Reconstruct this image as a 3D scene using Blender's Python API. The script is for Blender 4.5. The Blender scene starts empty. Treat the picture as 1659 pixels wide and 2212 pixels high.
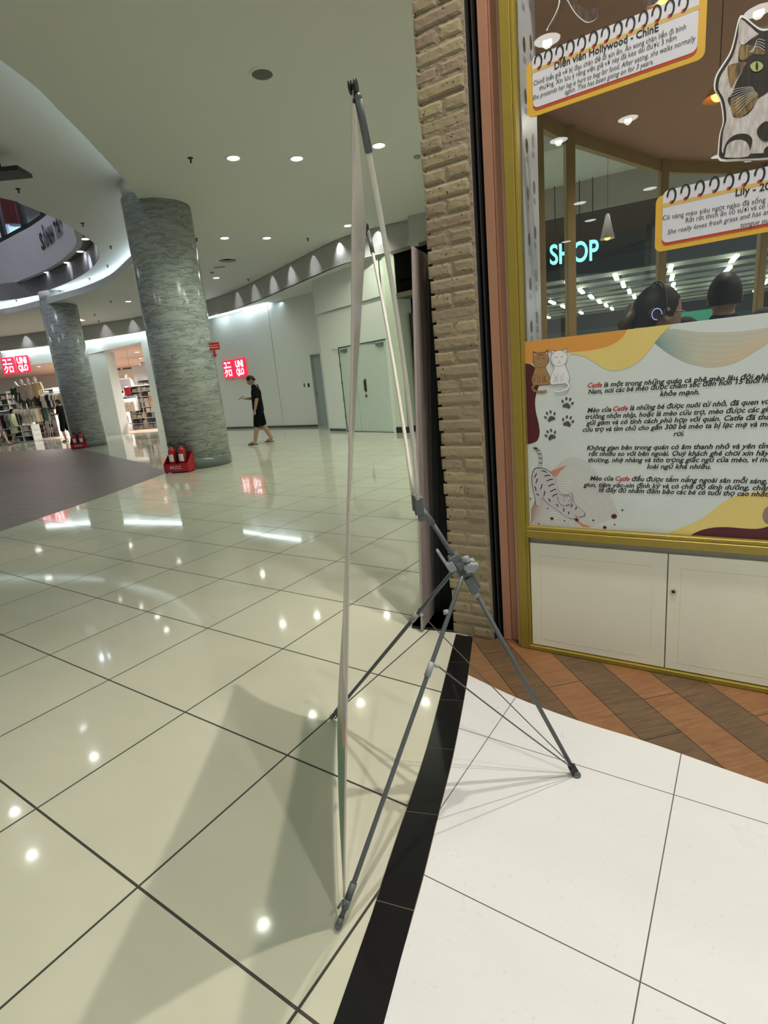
import bpy, bmesh, math, random
import numpy as np
from mathutils import Vector, Matrix, noise
from mathutils.geometry import tessellate_polygon
random.seed(7)
S = bpy.context.scene
COL = S.collection

# ------------------------------------------------------------------ camera
F_PX, CX, CY = 1161.994, 829.5, 1106.0
RN = np.array([[0.99540247, -0.02297484, -0.09298432],
               [-0.09578062, -0.23876664, -0.96634185],
               [0.0, 0.97080516, -0.23986945]])
RN[0] /= np.linalg.norm(RN[0]); RN[2] -= RN[0]*(RN[0] @ RN[2]); RN[2] /= np.linalg.norm(RN[2]); RN[1] = np.cross(RN[2], RN[0])
CAM = np.array([0.0, 0.0, 1.3051])
cd = bpy.data.cameras.new('camera'); cam = bpy.data.objects.new('camera', cd); COL.objects.link(cam)
cd.sensor_fit = 'VERTICAL'; cd.sensor_height = 24.0; cd.lens = 24.0*F_PX/2212.0
cd.clip_start = 0.05; cd.clip_end = 200
R3 = Matrix([[RN[0][i], -RN[1][i], -RN[2][i]] for i in range(3)])
cam.matrix_world = Matrix.Translation(Vector(CAM)) @ R3.to_4x4()
S.camera = cam

# ------------------------------------------------------------------ world, colour
S.view_settings.view_transform = 'Standard'; S.view_settings.look = 'None'
S.view_settings.gamma = 1; S.view_settings.use_curve_mapping = False
S.view_settings.exposure = 0.0
W = bpy.data.worlds.new('world'); S.world = W; W.use_nodes = True
W.node_tree.nodes['Background'].inputs[0].default_value = (0.80, 0.90, 0.88, 1)
W.node_tree.nodes['Background'].inputs[1].default_value = 0.38
cy = S.cycles
cy.max_bounces = 6; cy.diffuse_bounces = 3; cy.glossy_bounces = 3; cy.transmission_bounces = 4; cy.transparent_max_bounces = 10
cy.sample_clamp_indirect = 3.0; cy.sample_clamp_direct = 12.0
cy.caustics_reflective = False; cy.caustics_refractive = False
cy.use_denoising = True; cy.use_adaptive_sampling = True; cy.adaptive_threshold = .025
# strengths of the lamps of the place
P_DOWN, P_WARM, P_WARM2, P_SCALLOP, P_COVE, P_STORE, P_CAFE = 106.0, 310.0, 250.0, 38.0, 11.0, 2600.0, 85.0
GREENISH, WARM, COOL = (0.92, 1.0, 0.77), (1.0, 0.91, 0.79), (0.80, 0.95, 1.0)

# ------------------------------------------------------------------ helpers: a pixel to a place
def ray(px, py): return RN.T @ np.array([(px-CX)/F_PX, (py-CY)/F_PX, 1.0])
def zp(px, py, z=0.0):
    d = ray(px, py); return CAM + d*(z-CAM[2])/d[2]
def yp(px, py, y):
    d = ray(px, py); return CAM + d*y/d[1]
def dp(px, py, D):
    d = ray(px, py); return CAM + d*D/math.hypot(d[0], d[1])
def plane(px, py, P0, n):
    d = ray(px, py); P0 = np.array(P0, float); n = np.array(n, float); return CAM + d*((P0-CAM) @ n)/(d @ n)
def refl(px, py, z):                      # a lamp at height z whose mirror image in the floor is at the pixel
    G = zp(px, py); d = ray(px, py); d[2] *= -1; return G + d*z/d[2]
# shop front frame: s along the front, w into the cafe, z up
SO, SU, SN = np.array([.599, 2.322, 0]), np.array([.8356, -.5493, 0]), np.array([-.5493, -.8356, 0])
def SW(s, w, z): return SO + SU*s - SN*w + np.array([0, 0, z])
def sf(px, py, w=0.0):
    X = plane(px, py, SO - SN*w, SN); return float((X-SO) @ SU), float(X[2])
def crom(pts, n=8, closed=False):
    P = [np.array(p, float) for p in pts]; out = []; N = len(P)
    rng = range(N) if closed else range(N-1)
    for i in rng:
        p0 = P[(i-1) % N] if closed or i > 0 else P[0]; p1 = P[i]; p2 = P[(i+1) % N]
        p3 = P[(i+2) % N] if closed or i+2 < N else P[-1]
        for k in range(n):
            t = k/n
            out.append(0.5*((2*p1)+(-p0+p2)*t+(2*p0-5*p1+4*p2-p3)*t*t+(-p0+3*p1-3*p2+p3)*t**3))
    if not closed: out.append(P[-1])
    return out

# ------------------------------------------------------------------ helpers: objects
def tag(o, label=None, cat=None, group=None, kind=None):
    if label: o['label'] = label
    if cat: o['category'] = cat
    if group: o['group'] = group
    if kind: o['kind'] = kind
    return o
def thing(name, label, cat, loc=(0, 0, 0), rz=0, group=None):
    o = bpy.data.objects.new(name, None); COL.objects.link(o)
    o.location = Vector([float(v) for v in loc]); o.rotation_euler = (0, 0, rz); o.empty_display_size = .05
    return tag(o, label, cat, group)
def wloc(p):
    v = Vector((0, 0, 0))
    while p is not None: v += p.location; p = p.parent
    return v
def kids(o): return [c for c in bpy.data.objects if c.parent == o]
def copy_tree(o, parent=None):
    c = o.copy(); COL.objects.link(c); c.parent = parent
    for ch in kids(o): copy_tree(ch, c)
    return c
class MB:
    def __init__(s): s.v = []; s.f = []; s.mi = []; s.cm = 0; s.sm = []; s.smooth = False
    def face(s, idx): s.f.append(tuple(idx)); s.mi.append(s.cm); s.sm.append(s.smooth)
    def vadd(s, pts): k = len(s.v); s.v += [tuple(float(c) for c in p) for p in pts]; return k
    def quad(s, a, b, c, d): k = s.vadd([a, b, c, d]); s.face((k, k+1, k+2, k+3)); return s
    def box(s, x0, y0, z0, x1, y1, z1, fr=None):
        p = [(x, y, z) for z in (z0, z1) for x, y in ((x0, y0), (x1, y0), (x1, y1), (x0, y1))]
        if fr: p = [fr(*q) for q in p]
        k = s.vadd(p)
        for f in ((3, 2, 1, 0), (4, 5, 6, 7), (0, 1, 5, 4), (1, 2, 6, 5), (2, 3, 7, 6), (3, 0, 4, 7)): s.face([k+i for i in f])
        return s
    def rbox(s, x0, y0, z0, x1, y1, z1, b=.004, fr=None):     # box with chamfered edges
        lo = (x0, y0, z0); hi = (x1, y1, z1); pts = {}; P = []
        for cx in (0, 1):
            for cy_ in (0, 1):
                for cz in (0, 1):
                    for ax in range(3):
                        c = [(hi if q else lo)[i] for i, q in enumerate((cx, cy_, cz))]
                        for i, q in enumerate((cx, cy_, cz)):
                            if i != ax: c[i] += -b if q else b
                        pts[(cx, cy_, cz, ax)] = len(P); P.append(fr(*c) if fr else tuple(c))
        k = s.vadd(P)
        def ff(l): s.face([k+pts[q] for q in l])
        for ax in range(3):
            a1, a2 = (ax+1) % 3, (ax+2) % 3
            for sd in (0, 1):
                l = []
                for q1, q2 in ((0, 0), (1, 0), (1, 1), (0, 1)):
                    c = [0, 0, 0]; c[ax] = sd; c[a1] = q1; c[a2] = q2; l.append((*c, ax))
                ff(l if sd else l[::-1])
            for q1 in (0, 1):
                for q2 in (0, 1):
                    c0 = [0, 0, 0]; c1 = [0, 0, 0]; c0[ax] = 0; c1[ax] = 1
                    for c in (c0, c1): c[a1] = q1; c[a2] = q2
                    ff([(*c0, a1), (*c1, a1), (*c1, a2), (*c0, a2)])
        for cx in (0, 1):
            for cy_ in (0, 1):
                for cz in (0, 1): ff([(cx, cy_, cz, 0), (cx, cy_, cz, 1), (cx, cy_, cz, 2)])
        return s
    def tube(s, pts, r, n=12, cap=True, smooth=True):
        pts = [np.array(p, float) for p in pts]; m = len(pts)
        rs = list(r) if hasattr(r, '__len__') else [r]*m
        k = len(s.v); up = np.array([0, 0, 1.0]); t0 = pts[1]-pts[0]
        if abs(t0[2]) > .9*np.linalg.norm(t0): up = np.array([1.0, 0, 0])
        old = s.smooth; s.smooth = smooth
        for i, p in enumerate(pts):
            t = pts[min(i+1, m-1)]-pts[max(i-1, 0)]; t = t/np.linalg.norm(t)
            a = np.cross(t, up); a /= np.linalg.norm(a); b = np.cross(t, a)
            s.vadd([p+(a*math.cos(2*math.pi*j/n)+b*math.sin(2*math.pi*j/n))*rs[i] for j in range(n)])
        for i in range(m-1):
            for j in range(n):
                j2 = (j+1) % n; s.face((k+i*n+j, k+i*n+j2, k+(i+1)*n+j2, k+(i+1)*n+j))
        s.smooth = False
        if cap: s.face([k+j for j in range(n)][::-1]); s.face([k+(m-1)*n+j for j in range(n)])
        s.smooth = old; return s
    def lathe(s, prof, c=(0, 0, 0), n=24, smooth=True, cap=True):
        k = len(s.v); c = np.array(c, float); old = s.smooth; s.smooth = smooth
        for r, z in prof: s.vadd([c+np.array([r*math.cos(2*math.pi*j/n), r*math.sin(2*math.pi*j/n), z]) for j in range(n)])
        for i in range(len(prof)-1):
            for j in range(n):
                j2 = (j+1) % n; s.face((k+i*n+j, k+i*n+j2, k+(i+1)*n+j2, k+(i+1)*n+j))
        s.smooth = False
        if cap: s.face([k+j for j in range(n)][::-1]); s.face([k+(len(prof)-1)*n+j for j in range(n)])
        s.smooth = old; return s
    def ball(s, c, r, n=12, m=8, fr=None):
        r = r if hasattr(r, '__len__') else (r, r, r); old = s.smooth; s.smooth = True; k = len(s.v)
        for i in range(m+1):
            a = math.pi*i/m
            p = [np.array(c)+np.array([r[0]*math.sin(a)*math.cos(2*math.pi*j/n), r[1]*math.sin(a)*math.sin(2*math.pi*j/n), -r[2]*math.cos(a)]) for j in range(n)]
            s.vadd(p)
        for i in range(m):
            for j in range(n):
                j2 = (j+1) % n; s.face((k+i*n+j, k+i*n+j2, k+(i+1)*n+j2, k+(i+1)*n+j))
        s.smooth = old; return s
    def grid(s, P):                         # rows of points
        k = len(s.v); m = len(P); n = len(P[0])
        for r in P: s.vadd(r)
        for i in range(m-1):
            for j in range(n-1): s.face((k+i*n+j, k+i*n+j+1, k+(i+1)*n+j+1, k+(i+1)*n+j))
        return s
    def poly(s, loops, z=None, up=True):    # outer loop and holes, tessellated
        loops = [[tuple(p[:2])+((z,) if z is not None else (p[2],)) for p in l] for l in loops]
        tris = tessellate_polygon([[Vector(p) for p in l] for l in loops]); flat = [p for l in loops for p in l]
        k = s.vadd(flat)
        for t in tris:
            a, b, c = [np.array(flat[i]) for i in t]
            if (np.cross(b-a, c-a)[2] > 0) != up: t = t[::-1]
            s.face([k+i for i in t])
        return s
    def slab(s, loops, z0, z1):
        s.poly(loops, z1, True); s.poly(loops, z0, False)
        for l in loops:
            n = len(l)
            for i in range(n):
                a, b = l[i], l[(i+1) % n]
                s.quad((a[0], a[1], z0), (b[0], b[1], z0), (b[0], b[1], z1), (a[0], a[1], z1))
        return s
    def wall(s, pts, z0, z1, th=0.12, side=1):   # wall along a polyline with thickness
        P = [np.array(p[:2], float) for p in pts]; off = []
        for i in range(len(P)):
            t = P[min(i+1, len(P)-1)]-P[max(i-1, 0)]; t /= np.linalg.norm(t); off.append(P[i]+side*th*np.array([-t[1], t[0]]))
        loop = P+off[::-1]
        for i in range(len(P)-1):
            a, b, c, d = P[i], P[i+1], off[i+1], off[i]
            for q0, q1 in ((a, b), (c, d)): s.quad((*q0, z0), (*q1, z0), (*q1, z1), (*q0, z1))
            s.quad((*a, z1), (*b, z1), (*c, z1), (*d, z1)); s.quad((*a, z0), (*b, z0), (*c, z0), (*d, z0))
        for a, b in ((P[0], off[0]), (P[-1], off[-1])): s.quad((*a, z0), (*b, z0), (*b, z1), (*a, z1))
        return s
    def build(s, name, mats, parent=None, local=False, merge=False):
        me = bpy.data.meshes.new(name); off = np.zeros(3)
        if parent is not None and not local: off = np.array(wloc(parent))
        me.from_pydata([tuple(np.array(v)-off) for v in s.v], [], s.f)
        for m in (mats if isinstance(mats, (list, tuple)) else [mats]): me.materials.append(m)
        me.polygons.foreach_set('material_index', s.mi); me.polygons.foreach_set('use_smooth', s.sm)
        if merge:
            bm = bmesh.new(); bm.from_mesh(me); bmesh.ops.remove_doubles(bm, verts=bm.verts, dist=1e-5)
            bmesh.ops.recalc_face_normals(bm, faces=bm.faces); bm.to_mesh(me); bm.free()
        me.update(); o = bpy.data.objects.new(name, me); COL.objects.link(o)
        if parent is not None: o.parent = parent
        return o
ORD = ['first', 'second', 'third', 'fourth', 'fifth', 'sixth', 'seventh', 'eighth', 'ninth', 'tenth', 'eleventh', 'twelfth', 'thirteenth', 'fourteenth', 'fifteenth', 'sixteenth', 'seventeenth', 'eighteenth', 'nineteenth', 'twentieth']+['last']*60
def struct(o): o['kind'] = 'structure'; return o

# ------------------------------------------------------------------ helpers: materials
def M(name, c, rough=.5, metal=0, emit=None, es=0, spec=.5, nz=None, bump=0, coat=0):
    m = bpy.data.materials.new(name); m.use_nodes = True; nt = m.node_tree; b = nt.nodes['Principled BSDF']
    b.inputs['Base Color'].default_value = (*c, 1); b.inputs['Roughness'].default_value = rough
    b.inputs['Metallic'].default_value = metal; b.inputs['Specular IOR Level'].default_value = spec
    b.inputs['Coat Weight'].default_value = coat; b.inputs['Coat Roughness'].default_value = .05
    if emit: b.inputs['Emission Color'].default_value = (*emit, 1); b.inputs['Emission Strength'].default_value = es
    sc, amt = nz if nz else (9.0, .06)
    tc = nt.nodes.new('ShaderNodeTexCoord'); n = nt.nodes.new('ShaderNodeTexNoise'); n.inputs['Scale'].default_value = sc
    n.inputs['Detail'].default_value = 4; nt.links.new(tc.outputs['Object'], n.inputs['Vector'])
    mx = nt.nodes.new('ShaderNodeMix'); mx.data_type = 'RGBA'
    mx.inputs[6].default_value = (*[v*(1-amt) for v in c], 1); mx.inputs[7].default_value = (*[min(1, v*(1+amt)) for v in c], 1)
    nt.links.new(n.outputs['Fac'], mx.inputs[0]); nt.links.new(mx.outputs[2], b.inputs['Base Color'])
    if bump:
        bp = nt.nodes.new('ShaderNodeBump'); bp.inputs['Strength'].default_value = bump; bp.inputs['Distance'].default_value = .01
        nt.links.new(n.outputs['Fac'], bp.inputs['Height']); nt.links.new(bp.outputs[0], b.inputs['Normal'])
    return m
class NG:
    def __init__(s, m): s.nt = m.node_tree; s.L = s.nt.links.new
    def n(s, t, **k):
        x = s.nt.nodes.new(t)
        for a, v in k.items(): setattr(x, a, v)
        return x
    def math(s, op, a, b=None, c=None):
        x = s.n('ShaderNodeMath', operation=op)
        for i, v in enumerate((a, b, c)):
            if v is None: continue
            if isinstance(v, (int, float)): x.inputs[i].default_value = v
            else: s.L(v, x.inputs[i])
        return x.outputs[0]
    def mix(s, f, a, b):
        x = s.n('ShaderNodeMix', data_type='RGBA')
        for i, v in ((0, f), (6, a), (7, b)):
            if isinstance(v, (int, float)): x.inputs[i].default_value = v
            elif isinstance(v, tuple): x.inputs[i].default_value = (*v, 1)
            else: s.L(v, x.inputs[i])
        return x.outputs[2]
    def noise(s, vec, sc, det=4, rough=.5, dist=0):
        x = s.n('ShaderNodeTexNoise'); x.inputs['Scale'].default_value = sc; x.inputs['Detail'].default_value = det
        x.inputs['Roughness'].default_value = rough; x.inputs['Distortion'].default_value = dist; s.L(vec, x.inputs['Vector']); return x.outputs['Fac']
    def ramp(s, f, pts):
        x = s.n('ShaderNodeValToRGB'); e = x.color_ramp.elements
        while len(e) < len(pts): e.new(.5)
        for q, (p, c) in zip(e, pts): q.position = p; q.color = (*c, 1)
        s.L(f, x.inputs[0]); return x.outputs[0]
    def map(s, vec, sc=(1, 1, 1), rot=(0, 0, 0)):
        x = s.n('ShaderNodeMapping'); x.inputs['Scale'].default_value = sc; x.inputs['Rotation'].default_value = rot; s.L(vec, x.inputs[0]); return x.outputs[0]
def tile_mat(name, c1, c2, joint, size, jw, rough, spec, specks=0, per_tile=.03):
    m = M(name, c1, rough, spec=spec); g = NG(m); b = g.nt.nodes['Principled BSDF']
    tc = g.n('ShaderNodeTexCoord').outputs['Object']; sp = g.n('ShaderNodeSeparateXYZ'); g.L(tc, sp.inputs[0])
    lines = []; ids = []
    for k in (0, 1):
        q = g.math('DIVIDE', sp.outputs[k], size); fr = g.math('FRACT', q); ids.append(g.math('FLOOR', q))
        d = g.math('MINIMUM', fr, g.math('SUBTRACT', 1.0, fr)); lines.append(g.math('LESS_THAN', d, jw/size/2))
    j = g.math('MAXIMUM', *lines)
    big = g.noise(g.map(tc, (1.2, 2.6, 1)), 1.6, 6, .6, .6)
    base = g.mix(big, c1, c2)
    if specks:
        fs = g.noise(tc, 60, 6, .75); sp2 = g.math('MULTIPLY', g.math('GREATER_THAN', fs, .62), specks)
        lf = g.math('MULTIPLY', sp2, g.noise(tc, 5, 3))
        base = g.mix(lf, base, (.30, .29, .25))
        scr = g.noise(g.map(tc, (3, 40, 1), (0, 0, .7)), 3, 5, .7, 1.5); base = g.mix(g.math('MULTIPLY', g.math('GREATER_THAN', scr, .69), specks*.5), base, (.42, .40, .36))
    cmb = g.n('ShaderNodeCombineXYZ'); g.L(ids[0], cmb.inputs[0]); g.L(ids[1], cmb.inputs[1])
    wn = g.n('ShaderNodeTexWhiteNoise', noise_dimensions='2D'); g.L(cmb.outputs[0], wn.inputs['Vector'])
    hv = g.n('ShaderNodeHueSaturation'); g.L(base, hv.inputs['Color']); g.L(g.math('MULTIPLY_ADD', wn.outputs['Value'], per_tile*2, 1-per_tile), hv.inputs['Value'])
    col = g.mix(j, hv.outputs['Color'], joint); g.L(col, b.inputs['Base Color'])
    rr = g.math('MULTIPLY_ADD', g.noise(tc, 3, 5, .6), rough*.8, rough*.6); g.L(g.math('MAXIMUM', rr, g.math('MULTIPLY', j, .7)), b.inputs['Roughness'])
    bp = g.n('ShaderNodeBump'); bp.inputs['Strength'].default_value = .25; bp.inputs['Distance'].default_value = .003
    g.L(g.math('SUBTRACT', 1.0, j), bp.inputs['Height']); g.L(bp.outputs[0], b.inputs['Normal'])
    return m
def wood_mat(name, c1, c2, rough=.45):
    m = M(name, c1, rough); g = NG(m); b = g.nt.nodes['Principled BSDF']
    tc = g.n('ShaderNodeTexCoord').outputs['Object']
    a = g.noise(g.map(tc, (45, 4, 45)), 1.5, 8, .65, 1.2); l = g.noise(tc, 9, 3, .6)
    base = g.mix(g.ramp(a, [(.3, (0, 0, 0)), (.7, (1, 1, 1))]), c1, c2); base = g.mix(g.math('MULTIPLY', l, .5), base, tuple(v*.6 for v in c1)); g.L(base, b.inputs['Base Color'])
    return m
m_tile = tile_mat('beige polished tile', (.50, .495, .40), (.60, .59, .485), (.035, .035, .03), .6, .0075, .05, .5, .12)
m_white = tile_mat('white stone tile', (.64, .65, .67), (.71, .72, .73), (.09, .08, .09), .6, .003, .3, .4, .35, .01)
m_black = M('black granite tile', (.006, .006, .007), .3, spec=.22, nz=(120, .6)); m_grout = M('brown grout', (.16, .12, .08), .8)
m_wood_o = wood_mat('orange oak plank', (.18, .078, .030), (.32, .155, .070)); m_wood_d = wood_mat('dark oak plank', (.075, .044, .022), (.19, .115, .062)); m_wood_m = wood_mat('brown oak plank', (.17, .085, .035), (.27, .15, .07))
m_brownfloor = M('brown stone floor', (.125, .092, .085), .38, spec=.35, nz=(2.5, .12))
m_wallw = M('white wall paint', (.72, .74, .71), .7, nz=(2, .02)); m_ceil = M('ceiling paint', (.68, .69, .66), .9, nz=(1, .015))
m_ceil2 = M('grey white ceiling paint', (.76, .77, .76), .9, nz=(1, .015)); m_fascia = M('grey fascia paint', (.42, .41, .39), .7)
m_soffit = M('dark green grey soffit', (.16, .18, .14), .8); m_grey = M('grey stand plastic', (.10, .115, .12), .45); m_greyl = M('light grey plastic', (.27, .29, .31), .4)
m_dk = M('black paint', (.012, .012, .014), .5); m_void = M('matt black', (.003, .003, .003), 1.0, spec=.02); m_wpole = M('white fibre pole', (.72, .70, .64), .45); m_steel = M('steel', (.5, .5, .5), .3, 1)
m_lamp = M('lamp lens', (1, 1, 1), .5, emit=(1, 1, .93), es=10); m_trim = M('lamp trim', (.75, .75, .72), .4)
m_cove = M('cove light strip', (1, 1, 1), .5, emit=(.78, .95, 1.0), es=P_COVE)
m_yel = M('gold painted frame', (.31, .23, .035), .38, .25, nz=(14, .10)); m_pink = M('terracotta paint', (.46, .225, .145), .65, nz=(5, .08)); m_pinkl = M('light terracotta edge', (.62, .38, .27), .6)
m_cream = M('cream laminate', (.84, .81, .69), .42, nz=(3, .035)); m_gap = M('recess shade grey', (.30, .29, .24), .6)
m_red = M('red paint', (.42, .012, .02), .35); m_wht = M('white print', (.82, .82, .82), .5); m_blk = M('black print', (.012, .012, .012), .5)
m_skin = M('skin', (.42, .25, .17), .55, nz=(20, .05)); m_hair = M('black hair', (.006, .005, .006), .6, spec=.25, nz=(60, .4)); m_tee = M('black cotton', (.005, .005, .006), .95, spec=.15, nz=(30, .3))
m_marron = M('maroon print', (.075, .008, .014), .5)
def glass(name, tint=(.93, .96, .95), refl_=1.0):
    m = bpy.data.materials.new(name); m.use_nodes = True; g = NG(m); g.nt.nodes.clear()
    t = g.n('ShaderNodeBsdfTransparent'); t.inputs[0].default_value = (*tint, 1); gl = g.n('ShaderNodeBsdfGlossy'); gl.inputs['Roughness'].default_value = .0
    fr = g.n('ShaderNodeFresnel'); fr.inputs[0].default_value = 1.5; x = g.n('ShaderNodeMixShader'); o = g.n('ShaderNodeOutputMaterial')
    geo = g.n('ShaderNodeNewGeometry'); g.L(g.math('MULTIPLY', g.math('MULTIPLY', fr.outputs[0], refl_), g.math('SUBTRACT', 1.0, geo.outputs['Backfacing'])), x.inputs[0]); g.L(t.outputs[0], x.inputs[1]); g.L(gl.outputs[0], x.inputs[2]); g.L(x.outputs[0], o.inputs[0]); return m
m_glass = glass('clear glass', refl_=1.6); m_glassd = glass('tinted glass', (.80, .84, .90))
def marble():
    m = M('grey wave marble', (.3, .32, .31), .16, spec=.6); g = NG(m); b = g.nt.nodes['Principled BSDF']
    tc = g.n('ShaderNodeTexCoord').outputs['Object']
    v1 = g.noise(g.map(tc, (1, 1, 3.6), (.10, .08, 0)), 1.8, 10, .70, .5); v2 = g.noise(g.map(tc, (1, 1, 6.5), (.10, .12, 0)), 1.5, 9, .66, .55); v3 = g.noise(g.map(tc, (1, 1, 9), (.1, .1, 0)), 2.6, 8, .7, .4)
    c = g.mix(g.ramp(v1, [(.30, (0, 0, 0)), (.66, (1, 1, 1))]), (.33, .355, .345), (.56, .60, .58))
    line = lambda v, w: g.ramp(g.math('ABSOLUTE', g.math('SUBTRACT', v, .5)), [(0, (1, 1, 1)), (w, (0, 0, 0))])
    c = g.mix(g.math('MULTIPLY', line(v2, .032), .95), c, (.17, .185, .18)); c = g.mix(g.math('MULTIPLY', line(v3, .028), .7), c, (.22, .24, .235))
    sp = g.n('ShaderNodeSeparateXYZ'); g.L(tc, sp.inputs[0]); g.L(c, b.inputs['Base Color']); return m
m_marble = marble()

def text_mesh(body, size=1.0, shear=0.0, bold=0.0, res=2, spacing=1.0, line=1.0):
    c = bpy.data.curves.new('t', 'FONT'); c.body = body; c.size = size; c.shear = shear; c.offset = bold; c.resolution_u = res
    c.space_character = spacing; c.space_line = line
    o = bpy.data.objects.new('t', c); COL.objects.link(o); dg = bpy.context.evaluated_depsgraph_get(); dg.update()
    me = bpy.data.meshes.new_from_object(o.evaluated_get(dg)); bpy.data.objects.remove(o); bpy.data.curves.remove(c)
    V = np.array([v.co[:] for v in me.vertices]).reshape(-1, 3); Fc = [tuple(p.vertices) for p in me.polygons]; bpy.data.meshes.remove(me)
    Fc = [f for f in Fc if np.ptp(V[list(f), 0]) < 1.1*size and np.ptp(V[list(f), 1]) < 1.2*size and V[list(f), 1].min() > -.6*size]
    use = sorted({i for f in Fc for i in f}); mp = {a: b for b, a in enumerate(use)}
    return V[use], [tuple(mp[i] for i in f) for f in Fc]
def text_on(mb, body, p0, ux, uz, width=None, height=.05, shear=0, bold=0, out=None, center=False, spacing=1.0, res=2):
    """text in the plane (ux, uz) from p0 (baseline start); width fits it; height = capital height"""
    V, Fc = text_mesh(body, 1.0, shear, bold, res, spacing=spacing)
    if len(V) == 0: return
    x0, x1 = V[:, 0].min(), V[:, 0].max(); sx = (width/(x1-x0)) if width else height/.69; sz = height/.69
    p0 = np.array(p0, float); ux = np.array(ux, float); uz = np.array(uz, float)
    k = mb.vadd([p0+ux*((v[0]-x0)*sx-(0 if not center else (x1-x0)*sx/2))+uz*(v[1]*sz) for v in V])
    for f in Fc: mb.face([k+i for i in f])

# ================================================================== STRUCTURE
TH = math.atan2(-.571, .821); GO = np.array([-1.082, 2.892, 0])
def in_frame(o, org, th):               # keep world shape, give the object a local frame (for tile patterns)
    Rm = np.array([[math.cos(th), math.sin(th), 0], [-math.sin(th), math.cos(th), 0], [0, 0, 1]])
    for v in o.data.vertices: v.co = Vector(Rm @ (np.array(v.co)-org))
    o.location = Vector(org); o.rotation_euler = (0, 0, th); return o
mb = MB(); mb.slab([[(-40, -12), (14, -12), (14, 34), (-40, 34)]], -.12, 0.0)
floor = struct(in_frame(mb.build('floor', m_tile), GO, TH))
# brown floor under the oval opening
br = [(-3.6, 2.6), (-4.35, 4.2)] + [tuple(zp(*p)[:2]) for p in ((0, 1148), (120, 1108), (230, 1070), (365, 1020), (300, 998), (165, 968), (80, 972), (0, 976))] + [(-20, 19.5), (-24, 12), (-18, 3)]
mb = MB(); mb.slab([br], .0, .0012)
def brown_mat():
    m = m_brownfloor; g = NG(m); b = g.nt.nodes['Principled BSDF']; tc = g.n('ShaderNodeTexCoord').outputs['Object']
    bk = g.n('ShaderNodeTexBrick'); g.L(g.map(tc, (1, 1, 1), (0, 0, .25)), bk.inputs['Vector']); bk.inputs['Scale'].default_value = 1
    bk.inputs['Brick Width'].default_value = 1.2; bk.inputs['Row Height'].default_value = .3; bk.inputs['Mortar Size'].default_value = .012
    bk.inputs['Color1'].default_value = (.14, .108, .10, 1); bk.inputs['Color2'].default_value = (.165, .128, .118, 1); bk.inputs['Mortar'].default_value = (.075, .055, .05, 1)
    g.L(bk.outputs[0], b.inputs['Base Color'])
brown_mat()
struct(mb.build('floor', m_brownfloor))
# black granite border, tile by tile
bl_px = [(640, 2420), (720, 2212), (785, 2035), (821, 1916), (863, 1789), (881, 1739), (921, 1616), (952, 1500), (968.7, 1432), (984.6, 1370)]
br_px = [(775, 2440), (827, 2212), (885, 2006), (917, 1889), (950, 1753), (951, 1749), (975, 1654), (992, 1571), (1011, 1464), (1022.5, 1377)]
ext = lambda P, k: [P[0]+(P[0]-P[2])/np.linalg.norm(P[0]-P[2])*d+np.array([-.05*d*d, 0]) for d in (1.5, 1.0, .5)]+P
bL_ = [np.array(p) for p in crom(ext([zp(*p)[:2] for p in bl_px], 0), 8)]; bR_ = [np.array(p) for p in crom(ext([zp(*p)[:2] for p in br_px if p != (951, 1749)], 0), 8)]
def at_len(P, d):
    for i in range(len(P)-1):
        l = np.linalg.norm(P[i+1]-P[i])
        if d <= l: return P[i]+(P[i+1]-P[i])*d/l
        d -= l
    return P[-1]
def near_idx(P, q):
    acc = 0; best = (9, 0)
    for i in range(len(P)-1):
        l = np.linalg.norm(P[i+1]-P[i]); t = np.clip(np.dot(q-P[i], P[i+1]-P[i])/l/l, 0, 1); d = np.linalg.norm(P[i]+(P[i+1]-P[i])*t-q)
        if d < best[0]: best = (d, acc+t*l)
        acc += l
    return best[1]
jl = [near_idx(bL_, zp(*p)[:2]) for p in ((819.6, 1946.7), (881, 1754), (922.7, 1615), (951.6, 1512), (972, 1430.6))]
jr = [near_idx(bR_, zp(*p)[:2]) for p in ((888, 1966.6), (942.6, 1761), (980.5, 1620), (998.6, 1514.5), (1013, 1432))]
lenL = sum(np.linalg.norm(bL_[i+1]-bL_[i]) for i in range(len(bL_)-1)); lenR = sum(np.linalg.norm(bR_[i+1]-bR_[i]) for i in range(len(bR_)-1))
jl = [0]+jl+[lenL]; jr = [0]+jr+[lenR]
mb = MB(); mb.slab([[tuple(p) for p in bR_]+[tuple(p) for p in bL_[::-1]]], .0003, .0014); struct(mb.build('trim_1', m_grout))
mb = MB()
for i in range(len(jl)-1):
    a0, a1, b0, b1 = jl[i]+.0015, jl[i+1]-.0015, jr[i]+.0015, jr[i+1]-.0015; n = 6
    A = [at_len(bL_, a0+(a1-a0)*k/n) for k in range(n+1)]; B = [at_len(bR_, b0+(b1-b0)*k/n) for k in range(n+1)]
    sh = lambda p, q: p+(q-p)/np.linalg.norm(q-p)*.0022
    L = [tuple(sh(b, a)) for a, b in zip(A, B)]+[tuple(sh(a, b)) for a, b in zip(A, B)][::-1]
    mb.slab([L], .0006, .0026)
struct(mb.build('trim_1', m_black))
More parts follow.
